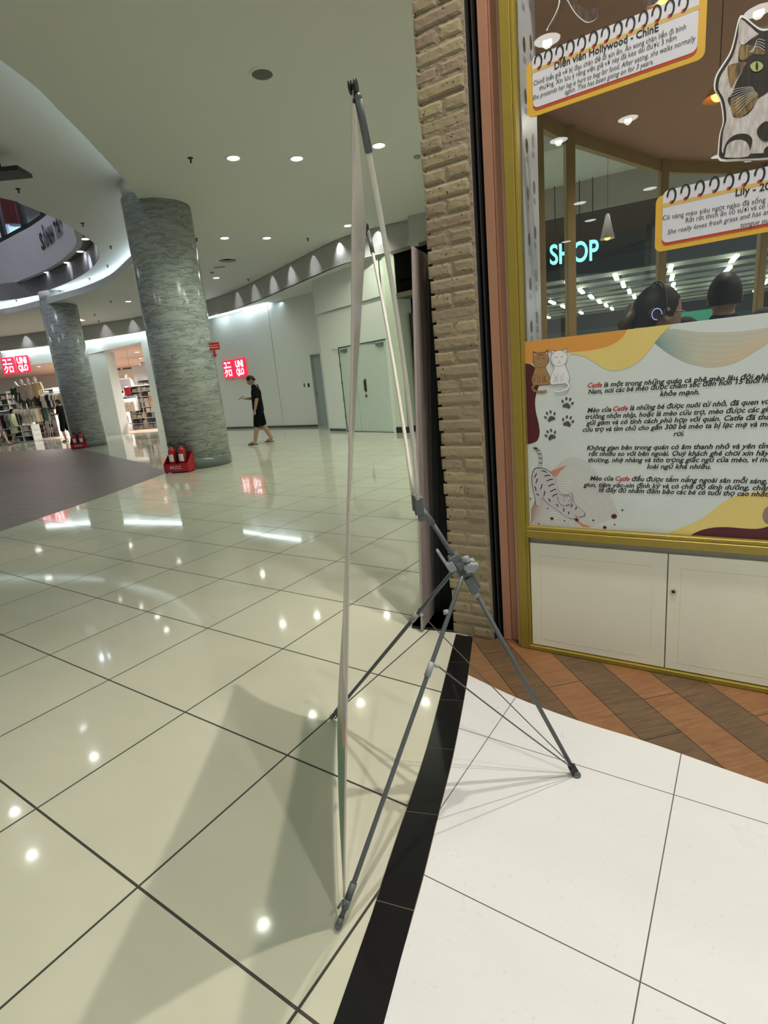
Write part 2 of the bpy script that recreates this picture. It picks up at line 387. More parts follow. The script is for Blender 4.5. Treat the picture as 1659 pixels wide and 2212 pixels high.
# white tiles, their edge towards the planks is an arc
we_px = [(1012, 1459), (1115, 1507.5), (1243, 1555.6), (1389.5, 1601), (1554, 1658.5), (1659, 1695)]
we = [tuple(p) for p in crom([zp(*p)[:2] for p in we_px], 6)]; we += [(1.35, 1.21), (1.62, 1.06), (2.1, .82), (2.8, .5)]
iR = [tuple(p) for p in bR_ if -1.19 < p[1] < we[0][1]]
mb = MB(); mb.slab([iR[::1]+we+[(2.8, -1.2), (float(iR[0][0])-.1, -1.2)]], .0004, .0020)
WO = np.array([.301, 1.703, 0]); struct(in_frame(mb.build('floor', m_white), WO, TH))
def clip_half(P, a, b, d):
    t = np.array(b)-np.array(a); t = t/np.linalg.norm(t); nn = np.array([-t[1], t[0]]); nn = nn if nn[0] > 0 else -nn; f = lambda p: (np.array(p)-a) @ nn+d; out = []
    for i in range(len(P)):
        p, q = P[i], P[(i+1) % len(P)]; fp, fq = f(p), f(q)
        if fp >= 0: out.append(p)
        if fp*fq < 0: out.append(tuple(np.array(p)+(np.array(q)-np.array(p))*fp/(fp-fq)))
    return out
# herringbone style oak planks in front of the cafe
PD = np.array([math.cos(math.radians(-80.4)), math.sin(math.radians(-80.4))]); PP = np.array([-PD[1], PD[0]])
offs = [.343, .49, .637, .783, .930, 1.077, 1.230, 1.375, 1.526, 1.674, 1.82, 1.97, 2.12, 2.27, 2.42, 2.57, 2.72, 2.87]
cuts = {3: [-2.2], 4: [-1.85, -.9], 5: [-1.45], 6: [-1.657, -.75], 7: [-1.95, -1.05], 8: [-1.444], 9: [-1.7, -.8], 2: [-2.35, -1.5]}
cols = {0: 1, 1: 2, 2: 2, 3: 1, 4: 0, 5: 1, 6: 0, 7: 1, 8: 0}
mats = [[], [], []]
mbp = MB(); mbp.slab([clip_half([(0, -.2), (3.4, -.2), (3.4, 2.5), (0, 2.5)], bR_[-1], bR_[-10], .03)], .0001, .0004); struct(mbp.build('floor', m_dk))
mbp = MB()
for i in range(len(offs)-1):
    cs = [-2.75]+cuts.get(i, [-1.9+.31*(i % 3), -.95+.2*(i % 2)])+[.3]
    for a, b in zip(cs, cs[1:]):
        mbp.cm = cols.get(i, (0, 1)[i % 2]); g_ = .0015; P = []
        for o_, t in ((offs[i]+g_, a+g_), (offs[i+1]-g_, a+g_), (offs[i+1]-g_, b-g_), (offs[i]+g_, b-g_)): P.append(tuple(PP*o_+PD*t))
        P = clip_half(P, bR_[-1], bR_[-10], .03)
        if len(P) > 2: mbp.slab([P], .0004, .0012)
struct(in_frame(mbp.build('floor', [m_wood_o, m_wood_d, m_wood_m]), np.array([.6, 1.9, 0]), math.radians(-80.4)))

# ---- main ceiling at 4.55 m with the oval opening
H1, H2, H3, HT = 4.55, 4.93, 5.42, 6.68
oval = [(-3.2, 6.04), (-3.21, 7.2), (-3.32, 8.4), (-3.46, 9.5), (-3.72, 10.8), (-4.15, 12.1), (-4.75, 13.3)] + [tuple(zp(*p, H1)[:2]) for p in ((285, 570), (240, 608), (185, 632), (129, 648), (75, 664), (0, 680))] + [(-16, 20.1), (-21, 19), (-25, 14), (-25, 8), (-21, 3), (-14, .5), (-8, .3), (-5, 1.6), (-3.7, 3.8)]
oval = [tuple(p) for p in crom(oval, 5, True)]
fas_px = [(0, 728.6), (90, 717), (175, 705), (230, 696), (307, 683), (463.5, 643.7), (543, 611), (634, 565), (713, 525), (753, 509), (832, 487), (913, 470)]
fas = [zp(*p, H1)[:2] for p in fas_px]; fas[4:4] = []; fas = [np.array([-24, 25.2]), np.array([-19.5, 25.0])]+fas+[np.array([2.6, 12.3]), np.array([5., 12.2])]
fas = [tuple(p) for p in crom(fas, 5)]
def shift(P, d):                          # push a polyline away from the camera side
    out = []
    for i in range(len(P)):
        t = np.array(P[min(i+1, len(P)-1)])-np.array(P[max(i-1, 0)]); t /= np.linalg.norm(t); out.append(tuple(np.array(P[i])+d*np.array([-t[1], t[0]])))
    return out
edge = shift(fas, -.05)
outer = edge+[(5.2, 3.4), (5.2, -11), (-27, -11), (-27, 24.6)]
mb = MB(); mb.poly([outer, oval], H1, False); mb.poly([outer, oval], H1+.12, True)
mb.wall(edge, H1, H1+.12, .02)
ceiling = struct(mb.build('ceiling', m_ceil))
mb = MB(); n = len(oval); lip = MB()
inner2 = []
for i in range(n):
    a, b = np.array(oval[i]), np.array(oval[(i+1) % n]); mb.quad((*a, H1-.001), (*b, H1-.001), (*b, H1+.17), (*a, H1+.17))
c0 = np.mean(np.array(oval), 0)
ov2 = shift(oval, .0); ov_o = []
for i in range(n):
    t = np.array(oval[(i+1) % n])-np.array(oval[i-1]); t /= np.linalg.norm(t); nn = np.array([t[1], -t[0]])
    if np.dot(nn, np.array(oval[i])-c0) < 0: nn = -nn
    ov_o.append((np.array(oval[i])+nn*.08, np.array(oval[i])+nn*.42, np.array(oval[i])+nn*.28, np.array(oval[i])+nn*.34))
for i in range(n):
    j = (i+1) % n; a, b = np.array(oval[i]), np.array(oval[j]); c, d = ov_o[j][0], ov_o[i][0]
    mb.quad((*a, H1+.17), (*b, H1+.17), (*c, H1+.17), (*d, H1+.17)); mb.quad((*d, H1+.10), (*c, H1+.10), (*c, H1+.17), (*d, H1+.17))
struct(mb.build('trim_2', m_ceil2))
mb = MB()
for i in range(n):                         # cove wall and the strip light behind the lip
    j = (i+1) % n; a, b = ov_o[i][1], ov_o[j][1]; mb.quad((*a, H1+.1), (*b, H1+.1), (*b, H2+.02), (*a, H2+.02))
struct(mb.build('trim_3', m_ceil2))
mb = MB()
for i in range(n):
    j = (i+1) % n; a, b, c, d = ov_o[i][2], ov_o[j][2], ov_o[j][3], ov_o[i][3]
    mb.quad((*a, H1+.15), (*b, H1+.15), (*c, H1+.15), (*d, H1+.15)); mb.quad((*a, H1+.12), (*b, H1+.12), (*b, H1+.15), (*a, H1+.15)); mb.quad((*d, H1+.12), (*c, H1+.12), (*c, H1+.15), (*d, H1+.15))
tag(mb.build('cove_light', m_cove), 'cool white cove light strip round the edge of the oval ceiling opening', 'light')
# upper ceiling panel with its own opening
op = [tuple(zp(*p, H2)[:2]) for p in ((3, 428), (43, 440), (121, 472), (153, 490), (188, 514), (208, 530), (215, 548), (213, 562), (188, 587), (145, 611), (107, 626))]+[(-10.4, 18.7), (-12.5, 19.0), (-17, 17.5), (-19, 13), (-17, 8.5), (-12, 7.2), (-7.5, 8.2)]
op = [tuple(p) for p in crom(op, 4, True)]
mb = MB(); mb.poly([[tuple(q[1]) for q in ov_o], op], H2, False); mb.poly([[tuple(q[1]) for q in ov_o], op], H2+.1, True); struct(mb.build('ceiling', m_ceil2))
mb = MB(); n2 = len(op)
for i in range(n2):
    a, b = op[i], op[(i+1) % n2]; mb.quad((*a, H2-.001), (*b, H2-.001), (*b, H3+.02), (*a, H3+.02))
struct(mb.build('trim_4', M('violet grey fascia', (.22, .215, .23), .6)))
# soffit and white edge of the floor above, with windows over it
sl = [tuple(zp(*p, H3)[:2]) for p in ((160, 500), (165, 516), (159, 536), (130, 563), (98, 582), (64, 597))]
sl = [(-6.2, 12.4), (-6.3, 13.4)]+sl+[(-12.3, 19.6), (-15, 20.2)]; sl = [tuple(p) for p in crom(sl, 5)]
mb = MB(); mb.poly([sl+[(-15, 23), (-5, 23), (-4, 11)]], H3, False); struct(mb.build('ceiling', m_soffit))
mb = MB(); mb.wall(sl, H3-.004, HT, .15, -1); struct(mb.build('wall_upper', M('lilac white wall', (.60, .60, .66), .7)))
mb = MB(); mb.slab([[(-40, -12), (9, -12), (9, 34), (-40, 34)]], 9.6, 9.8); struct(mb.build('ceiling', m_ceil2))

# ---- far walls
mb = MB(); mb.wall(fas, 4.0, H1+.35, .06); struct(mb.build('trim_5', m_fascia))
back = [(-24, 26.4), (-19.5, 26.0), (-16.1, 25.05), (-14, 24.95), (-12, 24.35), (-9.18, 23.1), (-5.68, 20.87), (-3.64, 19.13), (-3.09, 18.66)]
mb = MB(); mb.poly([shift(fas, -.004)+[(5, 16), (1.6, 14.2), (-1.2, 17.3), (-3.0, 18.8)]+shift(back, .12)[::-1][2:]], 4.0, False); struct(mb.build('ceiling', m_ceil2))
def lerp(a, b, t): return tuple(np.array(a)*(1-t)+np.array(b)*t)
# header over the clothes store with falling lower edge, pillar between openings, solid wall to the right
mb = MB(); hz_ = [3.2, 3.25, 3.30, 3.36, 3.48, 3.66, 3.75]
for i in range(5):
    a, b = back[i], back[i+1]; z0, z1 = hz_[i], hz_[i+1]
    t = np.array([b[0]-a[0], b[1]-a[1]]); t /= np.linalg.norm(t); o_ = np.array([-t[1], t[0]])*.2; a2, b2 = np.array(a)+o_, np.array(b)+o_
    mb.quad((*a, z0), (*b, z1), (*b, 4.0), (*a, 4.0)); mb.quad((*a2, z0), (*b2, z1), (*b2, 4.0), (*a2, 4.0)); mb.quad((*a, z0), (*b, z1), (*b2, z1), (*a2, z0))
struct(mb.build('wall_store', m_wallw))
mb = MB(); mb.wall([(-12.75, 24.65), (-11.15, 24.05)], 0, 3.5, .5); struct(mb.build('wall_pillar', m_wallw))
mb = MB(); mb.wall([(-9.18, 23.1), (-8.4, 22.6), (-5.68, 20.87), (-3.64, 19.13), (-3.15, 18.71)], 0, 4.0, .15)
struct(mb.build('wall_back', m_wallw))
mb = MB(); mb.wall([(-3.12, 18.62), (-1.80, 17.49)], 0, 4.0, .15); mb.wall([(-1.80, 17.49), (-1.46, 17.21)], 2.22, 4.0, .15); struct(mb.build('wall_back', m_wallw))
mb = MB(); mb.wall([(-1.50, 17.25), (-1.3, 15.54), (-.79, 14.87)], 0, 4.0, .12); mb.wall([(-.79, 14.87), (.44, 13.24)], 2.2, 4.0, .12); mb.wall([(.42, 13.26), (.52, 13.13)], 0, 4.0, .12); struct(mb.build('wall_back', m_wallw))
mb = MB(); mb.wall([(-1.32, 15.50), (.42, 13.22)], 3.15, 4.02, .02, -1); struct(mb.build('trim_6', m_wallw))
mb = MB(); mb.wall([(-5.66, 20.84), (-3.64, 19.10), (-3.1, 18.6), (-1.83, 17.5)], 0, .07, .012, -1); mb.wall([(-1.3, 15.52), (-.82, 14.88)], 0, .07, .012, -1); struct(mb.build('baseboard_back', M('dark skirting', (.05, .06, .06), .5)))
# pilaster and the shop beside it
mb = MB(); mb.wall([(.50, 13.13), (.75, 12.905)], .14, 4.0, .5); struct(mb.build('wall_pillar', M('pale green wall', (.60, .66, .54), .6)))
mb = MB(); mb.wall([(.485, 13.11), (.765, 12.86)], 0, .14, .5); struct(mb.build('baseboard_pillar', m_dk))
mb = MB(); mb.wall([(1.9, 11.85), (2.6, 11.2)], 0, 4.0, .2); mb.wall([(.95, 14.3), (2.8, 12.8)], 0, 4.0, .2); struct(mb.build('wall_shop', m_void))
mb = MB(); mb.poly([[(.8, 12.8), (1.9, 11.8), (3, 13), (1.5, 14.6)]], 3.4, False); struct(mb.build('ceiling', m_dk))
# outside shells so no side of the hall is open close by

# ================================================================== CAFE FRONT
# brick pillar, brick by brick
BP0 = np.array([.31, 2.537, 0])
bs0, bw0 = float((BP0-SO) @ SU), float(-(BP0-SO) @ SN)
def brick_mat():
    m = M('yellow brown rough brick', (.30, .24, .145), .85); g = NG(m); b = g.nt.nodes['Principled BSDF']
    tc = g.n('ShaderNodeTexCoord').outputs['Object']; geo = g.n('ShaderNodeNewGeometry')
    c = g.ramp(geo.outputs['Random Per Island'], [(0, (.27, .21, .145)), (.35, (.36, .30, .18)), (.7, (.31, .245, .17)), (1, (.40, .34, .20))])
    nn = g.noise(tc, 22, 6, .7); c = g.mix(g.math('MULTIPLY', nn, .5), c, (.20, .15, .10))
    pit = g.noise(tc, 75, 3, .6); msk = g.math('MULTIPLY', g.math('GREATER_THAN', pit, .64), g.math('GREATER_THAN', g.noise(tc, 9, 2), .52)); c = g.mix(msk, c, (.035, .028, .02)); g.L(c, b.inputs['Base Color'])
    bp = g.n('ShaderNodeBump'); bp.inputs['Strength'].default_value = .45; bp.inputs['Distance'].default_value = .0025
    g.L(g.math('SUBTRACT', nn, g.math('MULTIPLY', msk, .8)), bp.inputs['Height']); g.L(bp.outputs[0], b.inputs['Normal']); return m
m_brick = brick_mat(); m_mortar = M('rough mortar', (.27, .22, .155), .95, nz=(40, .25), bump=.6); m_brickred = M('orange brick end', (.42, .16, .06), .9, nz=(30, .3), bump=.4)
pil = thing('brick_pillar', 'narrow pillar of rough yellow-brown bricks beside the shop window', 'pillar', SW(bs0+.1, bw0+.1, 0))
mb = MB(); mb.box(bs0+.006, bw0+.0005, .002, bs0+.205, bw0+.30, 4.54, SW); mb.build('mortar', m_mortar, pil)
mb = MB(); z = .008; row = 0; rz_ = random.Random(3)
def rough_brick(s0, s1, z0, z1, w0, w1):
    n1 = max(3, int((s1-s0)/.012)); n2 = 5; P = []
    for i in range(n2+1):
        r = []
        for j in range(n1+1):
            u, v = j/n1, i/n2; s, zz = s0+(s1-s0)*u, z0+(z1-z0)*v
            e = 0 if (0 < i < n2 and 0 < j < n1) else 1
            d = noise.noise(Vector((s*50, zz*60, w0*20)))*.0010+e*.0020
            js = noise.noise(Vector((s*70+9, zz*70, 3)))*.0014; jz = noise.noise(Vector((s*60, zz*70+5, 8)))*.0016
            r.append(SW(s+(js if e else 0), w0+d, zz+(jz if e else 0)))
        P.append(r)
    k = len(mb.v); mb.grid(P[::-1]); ring = [(0, j) for j in range(n1+1)]+[(i, n1) for i in range(1, n2+1)]+[(n2, j) for j in range(n1-1, -1, -1)]+[(i, 0) for i in range(n2-1, 0, -1)]
    front = [k+(n2-i)*(n1+1)+j for i, j in ring]; bk = mb.vadd([SW(s0+(s1-s0)*j/n1, w1, z0+(z1-z0)*i/n2) for i, j in ring])
    m_ = len(ring)
    for q in range(m_): mb.face((front[q], front[(q+1) % m_], bk+(q+1) % m_, bk+q))
while z < 4.5:
    h = .047; rj = rz_.uniform(-.003, .003); l = bs0-.012+rz_.uniform(-.004, .005); rgt = bs0+.195+rz_.uniform(-.003, .004)
    if row % 2 == 0:
        mid = bs0+.092+rz_.uniform(-.006, .01); segs = [(l, mid-.006), (mid+.006, rgt)]
    else: segs = [(l, rgt)]
    for a, b in segs: rough_brick(a, b, z, z+h+.002, bw0-.003+rz_.uniform(-.002, .003), bw0+.06)
    mb.cm = 0; z += .0608; row += 1
mb.build('bricks', m_brick, pil)
mb = MB(); z = .008
while z < 4.5:                           # broken brick ends down the left edge
    mb.cm = 1 if rz_.random() < .22 else 0; a = bs0-.016+rz_.uniform(-.003, .003); w_ = bw0+.012
    mb.rbox(a, w_, z+.003, a+.03, w_+.17, z+.045, .004, SW); z += .0608
mb.build('brick_ends', [m_brick, m_brickred], pil)
# black shutter channel, terracotta post, gold frame
t = thing('shutter_channel', 'black roller shutter channel between the bricks and the terracotta post', 'channel', SW(-.14, .08, 0))
mb = MB(); mb.box(-.160, bw0+.01, .001, -.148, .10, 4.54, SW); mb.box(-.134, bw0+.02, .001, -.128, .10, 4.54, SW); mb.box(-.16, .10, .001, -.118, .16, 4.54, SW); mb.build('channel', m_dk, t)
mb = MB(); mb.box(-.166, bw0+.004, .001, -.160, .10, 4.54, SW); mb.build('edge_strip', M('dark brown edge', (.10, .075, .045), .6), t)
t = thing('door_post', 'terracotta painted post beside the gold window frame', 'post', SW(-.07, .08, 0))
mb = MB(); mb.rbox(-.116, .052, .001, -.075, .20, 4.54, .003, SW); mb.rbox(-.0755, .060, .001, -.028, .20, 4.54, .003, SW); mb.build('post', m_pink, t)
mb = MB(); mb.rbox(-.028, .018, .001, -.0125, .20, 4.54, .002, SW); mb.build('edge_strip', m_pinkl, t)
WD = 2.45
fr = thing('window_1', 'gold painted metal window frame with clear glass above white cupboard doors', 'window', SW(.0, .03, 0)); struct(fr)
mb = MB(); mb.rbox(-.012, 0, .002, .028, .07, 4.54, .002, SW); mb.rbox(.0285, .006, .60, .040, .06, 4.54, .0015, SW); mb.rbox(.0285, .002, .01, .040, .06, .56, .0015, SW)
mb.rbox(.028, -.004, .556, WD, .07, .590, .002, SW); mb.rbox(.028, .004, .590, WD, .06, .606, .002, SW); mb.rbox(.028, .000, .002, WD, .06, .022, .002, SW); mb.rbox(WD, 0, .002, WD+.05, .07, 4.54, .002, SW)
struct(mb.build('window_frame', m_yel, fr))
mb = MB(); mb.box(.036, .030, .60, WD+.01, .036, 4.54, SW); gp = struct(mb.build('window_pane', m_glass, fr))
cb = thing('cupboard', 'long cream cupboard with flat doors below the gold framed shop window', 'cupboard', SW(1.2, .2, .02))
mb = MB(); mb.box(.041, .025, .022, WD-.005, .36, .554, SW); mb.build('body', m_gap, cb)  # body grey holds the shade of the gap above the doors
for k in range(4):
    a = .0425+.5575*k; mb = MB(); mb.rbox(a, .012, .026, min(a+.5535, WD-.006), .028, .528, .0015, SW)
    d = mb.build('door', m_cream, cb)
    mb = MB()                            # worn pencil thin outline of an old sticker frame
    for x0, z0, x1, z1 in ((.045, .47, .50, .472), (.045, .06, .46, .0615), (.045, .06, .0465, .47), (.50, .10, .5012, .40)): mb.box(a+x0, .0116, z0, a+x1, .0122, z1, SW)
    mb.build('scratch', M('faint scuff', (.64, .61, .51), .6), d)
    if k in (1, 3):
        mb = MB(); c = SW(a+.021, .012, .372)
        for r0, r1, w0, w1 in ((.0, .0092, -.003, .0), ):
            mb.tube([SW(a+.021, .013, .372), SW(a+.021, .008, .372)], .0120, 20)
        l = mb.build('lock', m_steel, d); mb = MB(); mb.tube([SW(a+.021, .0085, .372), SW(a+.021, .0072, .372)], .0072, 16); mb.build('keyhole', m_dk, l)

# ------------------------------------------------------------------ prints on the glass
def P2(pts, w=.026): return [sf(*p, w) for p in pts]
def flat(mb, pts2, w, cm=0):
    mb.cm = cm; tris = tessellate_polygon([[Vector((p[0], p[1], 0)) for p in pts2]]); k = mb.vadd([SW(p[0], w, p[1]) for p in pts2])
    for t in tris:
        a, b, c = [np.array(pts2[i]) for i in t]; ar = (b[0]-a[0])*(c[1]-a[1])-(b[1]-a[1])*(c[0]-a[0])
        mb.face([k+i for i in (t if ar > 0 else t[::-1])])
def stroke(mb, pts2, wd, w, cm=0):
    P = [np.array(p) for p in pts2]; L, R = [], []
    ws = wd if hasattr(wd, '__len__') else [wd]*len(P)
    for i, p in enumerate(P):
        t = P[min(i+1, len(P)-1)]-P[max(i-1, 0)]; t = t/max(1e-9, np.linalg.norm(t)); nn = np.array([-t[1], t[0]])*ws[i]/2; L.append(tuple(p+nn)); R.append(tuple(p-nn))
    mb.cm = cm
    for i in range(len(P)-1):
        k = mb.vadd([SW(q[0], w, q[1]) for q in (R[i], R[i+1], L[i+1], L[i])]); mb.face((k, k+1, k+2, k+3))
def ell(c, r, n=18, rot=0):
    return [(c[0]+r[0]*math.cos(a)*math.cos(rot)-r[1]*math.sin(a)*math.sin(rot), c[1]+r[0]*math.cos(a)*math.sin(rot)+r[1]*math.sin(a)*math.cos(rot)) for a in [2*math.pi*i/n for i in range(n)]]
def zC(x, y): return (1100+x*.33695, 680+y*.33695)      # detail views of the photograph, to pixels
def zB(x, y): return (1100+x*.33695, y*.33695)
vin = thing('window_sticker', 'large printed sheet with cat cafe story text and drawn cats on the glass', 'sticker', SW(1.2, .026, .6))
VW = .0285
m_vin = M('white print film', (.64, .69, .70), .42); m_or = M('orange print', (.66, .30, .06), .45); m_yl = M('soft yellow print', (.72, .57, .19), .45); m_redp = M('red print', (.45, .02, .02), .5)
mb = MB(); mb.box(.0405, VW, .607, WD-.002, VW+.0012, 1.398, SW); mb.build('sheet', m_vin, vin)
ZT = 1.398
def topcut(pts): return [(s, min(z, ZT)) for s, z in pts]
mb = MB(); A = crom(P2([zC(*p) for p in ((755, 98), (720, 150), (640, 200), (520, 228), (400, 240), (330, 238), (260, 240), (190, 255), (150, 300))]), 5)
flat(mb, topcut([(.0412, ZT), (A[0][0]+.01, ZT)]+[tuple(a) for a in A]+[(.0412, A[-1][1]-.035)]), VW-.0003); mb.build('orange_band', m_or, vin)
mb = MB(); A = crom(P2([zC(*p) for p in ((1045, 60), (1000, 100), (935, 175), (870, 260), (790, 325), (690, 356), (610, 345), (540, 300), (470, 262), (390, 252))]), 5); B = crom(P2([zC(*p) for p in ((390, 240), (520, 228), (640, 200), (720, 150), (757, 98))]), 5)
flat(mb, topcut([(B[-1][0], ZT), (A[0][0], ZT)]+[tuple(a) for a in A]+[tuple(b) for b in B]), VW-.0006); mb.build('yellow_band', m_yl, vin)
# teal to sand wave: strips between an upper and a lower curve, colours are printed
up_ = crom(P2([zC(*p) for p in ((1000, 88), (1080, 92), (1200, 108), (1340, 112), (1500, 104), (1659, 82), (1800, 60))]), 8); lo_ = crom(P2([zC(*p) for p in ((930, 178), (1010, 240), (1120, 300), (1220, 328), (1330, 333), (1470, 296), (1659, 180))]), 8)
tw = MB(); NS = 24; colr = []
for i in range(NS+1):
    t = i/NS; tw.vadd([SW(*((np.array(a)*(1-t)+np.array(b)*t)[[0]]), VW-.0004, (np.array(a)*(1-t)+np.array(b)*t)[1]) for a, b in zip(up_, lo_)])
nn_ = len(up_)
for i in range(NS):
    for j in range(nn_-1): tw.face((i*nn_+j, (i+1)*nn_+j, (i+1)*nn_+j+1, i*nn_+j+1))
wv = tw.build('wave_band', bpy.data.materials.new('wave print'), vin)
ca = wv.data.color_attributes.new('Col', 'FLOAT_COLOR', 'POINT')
for i in range(NS+1):
    for j in range(nn_):
        x = j/(nn_-1); y = i/NS; rid = .5+.5*math.sin(y*NS*1.05*math.pi/2)
        teal = np.array([.10, .27, .31]); mid = np.array([.50, .50, .40]); org = np.array([.66, .46, .30]); c = teal*(1-x*2.4)+mid*x*2.4 if x < .41 else mid*(1-(x-.41)/.59)+org*(x-.41)/.59
        c = c*(y*.8+.2)+np.array([.52, .53, .47])*(1-(y*.8+.2)); c = c*(.93+.07*rid); ca.data[i*nn_+j].color = (*c, 1)
mw = wv.data.materials[0]; mw.use_nodes = True; at_ = mw.node_tree.nodes.new('ShaderNodeVertexColor'); at_.layer_name = 'Col'; mw.node_tree.links.new(at_.outputs[0], mw.node_tree.nodes['Principled BSDF'].inputs['Base Color'])
mb = MB(); A = crom(P2([zC(*p) for p in ((105, 312), (140, 320), (172, 350), (192, 400), (190, 450), (172, 510), (165, 560), (170, 620), (188, 700), (194, 760), (180, 805), (150, 822), (120, 830))]), 5)
flat(mb, [(.0412, A[0][1])]+[tuple(a) for a in A]+[(.0412, A[-1][1])], VW-.0005); mb.build('maroon_patch', m_marron, vin)
mb = MB(); A = crom(P2([zC(*p) for p in ((1030, 1395), (1090, 1370), (1180, 1335), (1260, 1290), (1340, 1225), (1420, 1175), (1500, 1150), (1659, 1130), (1900, 1125))]), 5)
flat(mb, [tuple(a) for a in A]+[(A[-1][0], .6075), (A[0][0], .6075)], VW-.0005); mb.build('yellow_patch', m_yl, vin)
mb = MB(); A = crom(P2([zC(*p) for p in ((1165, 1412), (1230, 1382), (1310, 1365), (1400, 1362), (1500, 1370), (1600, 1372), (1700, 1350), (1900, 1330))]), 5)
flat(mb, [tuple(a) for a in A]+[(A[-1][0], .6075), (A[0][0], .6075)], VW-.0008); mb.build('maroon_patch', m_marron, vin)
mb = MB(); flat(mb, ell(sf(*zC(1668, 1285), .026), (.020, .034), 20), VW-.0010); mb.build('brown_patch', M('brown print', (.28, .19, .15), .5), vin)
mb = MB()                                # fine contour lines in the lower corner
for k in range(30):
    t = k/29; cx0, cy0 = 110+150*t, 1330+10*t
    A = [zC(140+(x_*(250+310*t)), 1390-60*t-(math.sin(math.pi*min(1, x_*.92+.04))**.8)*(60+370*t)+x_*40) for x_ in [i/14 for i in range(15)]]
    A = [p for p in P2(A) if p[0] > .043 and p[1] > .608]
    if len(A) > 1: stroke(mb, A, .0010, VW-.0004)
mb.build('contour_lines', M('red brown line print', (.46, .22, .15), .5), vin)
mb = MB(); A = P2([zC(*p) for p in ((250, 1010), (330, 978), (370, 966), (330, 1000), (300, 1040))]); flat(mb, A, VW-.0003); mb.build('coral_flash', M('coral print', (.62, .25, .15), .5), vin); mb = MB(); A = P2([zC(*p) for p in ((400, 1290), (470, 1340), (520, 1362), (470, 1360), (420, 1320))]); flat(mb, A, VW-.0003); mb.build('coral_flash', M('coral print', (.62, .25, .15), .5), vin)
for (x, y, r) in ((725, 1253, 7), (672, 1293, 19), (538, 1318, 7), (433, 1316, 13), (612, 1364, 13), (675, 1346, 6), (273, 1307, 13), (354, 1321, 6), (246, 1242, 6), (188, 1341, 6), (136, 1180, 6)):
    mb = MB(); c = sf(*zC(x, y), .026); flat(mb, ell(c, (r*.00058, r*.00052)), VW-.0009); mb.build('dot', m_marron if r > 8 else m_blk, vin)
for (x, y, a) in ((372, 565, -.25), (262, 650, .35), (375, 682, -.25), (265, 768, .35)):
    mb = MB(); c = np.array(sf(*zC(x, y), .026)); k = .00056; Rr = lambda dx, dy: (c[0]+k*(dx*math.cos(a)-dy*math.sin(a)), c[1]+k*(dx*math.sin(a)+dy*math.cos(a)))
    flat(mb, [Rr(*p) for p in ((-30, -22), (-14, -6), (0, 2), (14, -6), (30, -22), (24, -40), (8, -36), (-8, -36), (-24, -40))], VW-.0006)
    for dx, dy, rr in ((-36, 4, .4), (-14, 28, .1), (14, 28, -.1), (36, 4, -.4)): flat(mb, ell(Rr(dx, dy), (.0046, .0075), 10, a+rr), VW-.0006)
    mb.build('paw_print', M('dark grey print', (.07, .075, .065), .5), vin)
# drawn cats
m_cb = M('brown fur print', (.36, .20, .08), .5); m_cg = M('pale grey fur print', (.56, .53, .56), .5); m_cw = M('white fur print', (.80, .79, .84), .5); m_pk = M('pink print', (.70, .36, .34), .5)
def sitting_cat(name, mats, cz, flip=1, w0=VW-.0010, stripes=True, lean=0):
    mb = MB(); k = .00056; c = np.array(sf(*zC(*cz), .026)); Q = lambda x, y: (c[0]+k*(x*flip+lean*y), c[1]+k*y)
    body = [Q(*p) for p in crom([(-38, 120), (-55, 70), (-70, 30), (-66, -5), (-50, -18), (20, -20), (60, -18), (66, 10), (58, 45), (38, 85), (34, 120)], 4)]
    o_ = lambda p: p
    flat(mb, [tuple(np.array(c)+ (np.array(q)-np.array(c)-np.array([0, k*50]))*1.05+np.array([0, k*50])) for q in body], w0, 1); flat(mb, body, w0-.0002, 0)
    hd = ell(Q(0, 160), (.033, .030), 24)
    for sx in (-1, 1):
        flat(mb, [Q(sx*52, 178), Q(sx*58, 228), Q(sx*18, 208)], w0-.0001, 1); flat(mb, [Q(sx*49, 180), Q(sx*54, 220), Q(sx*20, 204)], w0-.0003, 0); flat(mb, [Q(sx*46, 186), Q(sx*50, 212), Q(sx*30, 202)], w0-.0004, 2)
    flat(mb, ell(Q(0, 160), (.0345, .0315), 24), w0-.0002, 1); flat(mb, hd, w0-.0004, 0)
    for sx in (-1, 1):
        stroke(mb, [Q(sx*30, 172), Q(sx*20, 168), Q(sx*12, 172)], .0018, w0-.0006, 1)
        for q in (-6, 4): stroke(mb, [Q(sx*44, 150+q), Q(sx*64, 148+q*1.6)], .0008, w0-.0006, 1)
        stroke(mb, [Q(sx*12, 132), Q(sx*5, 128), Q(0, 134)], .0012, w0-.0006, 1)
    flat(mb, ell(Q(0, 142), (.0025, .0018), 8), w0-.0006, 2)
    for x in (-18, 18): stroke(mb, [Q(x-8, 55), Q(x-6, 0), Q(x+10, -4), Q(x+8, 40)], .0012, w0-.0006, 1)
    stroke(mb, [Q(44, 0), Q(26, 8), Q(24, 34), Q(40, 50)], .0012, w0-.0006, 1)
    tl = [Q(*p) for p in crom([(-50, -15), (-66, -35), (-50, -60), (0, -72), (38, -68)], 5)]; stroke(mb, tl, .0105, w0-.0001, 1); stroke(mb, tl, .0085, w0-.0003, 0)
    if stripes:
        for x in (-12, 0, 12): stroke(mb, [Q(x, 206), Q(x, 186)], .0018, w0-.0006, 1)
        for y in (10, 30, 50): stroke(mb, [Q(-66+y*.15, y), Q(-44, y+4)], .0022, w0-.0006, 1)
        for i in range(3, len(tl)-2, 4): stroke(mb, [tuple(np.array(tl[i])+[0, .004]), tuple(np.array(tl[i])-[0, .004])], .002, w0-.0006, 1)
    mb.build(name, mats, vin)
sitting_cat('tabby_cat_drawing', [m_cb, m_blk, m_pk], (205, 432), 1)
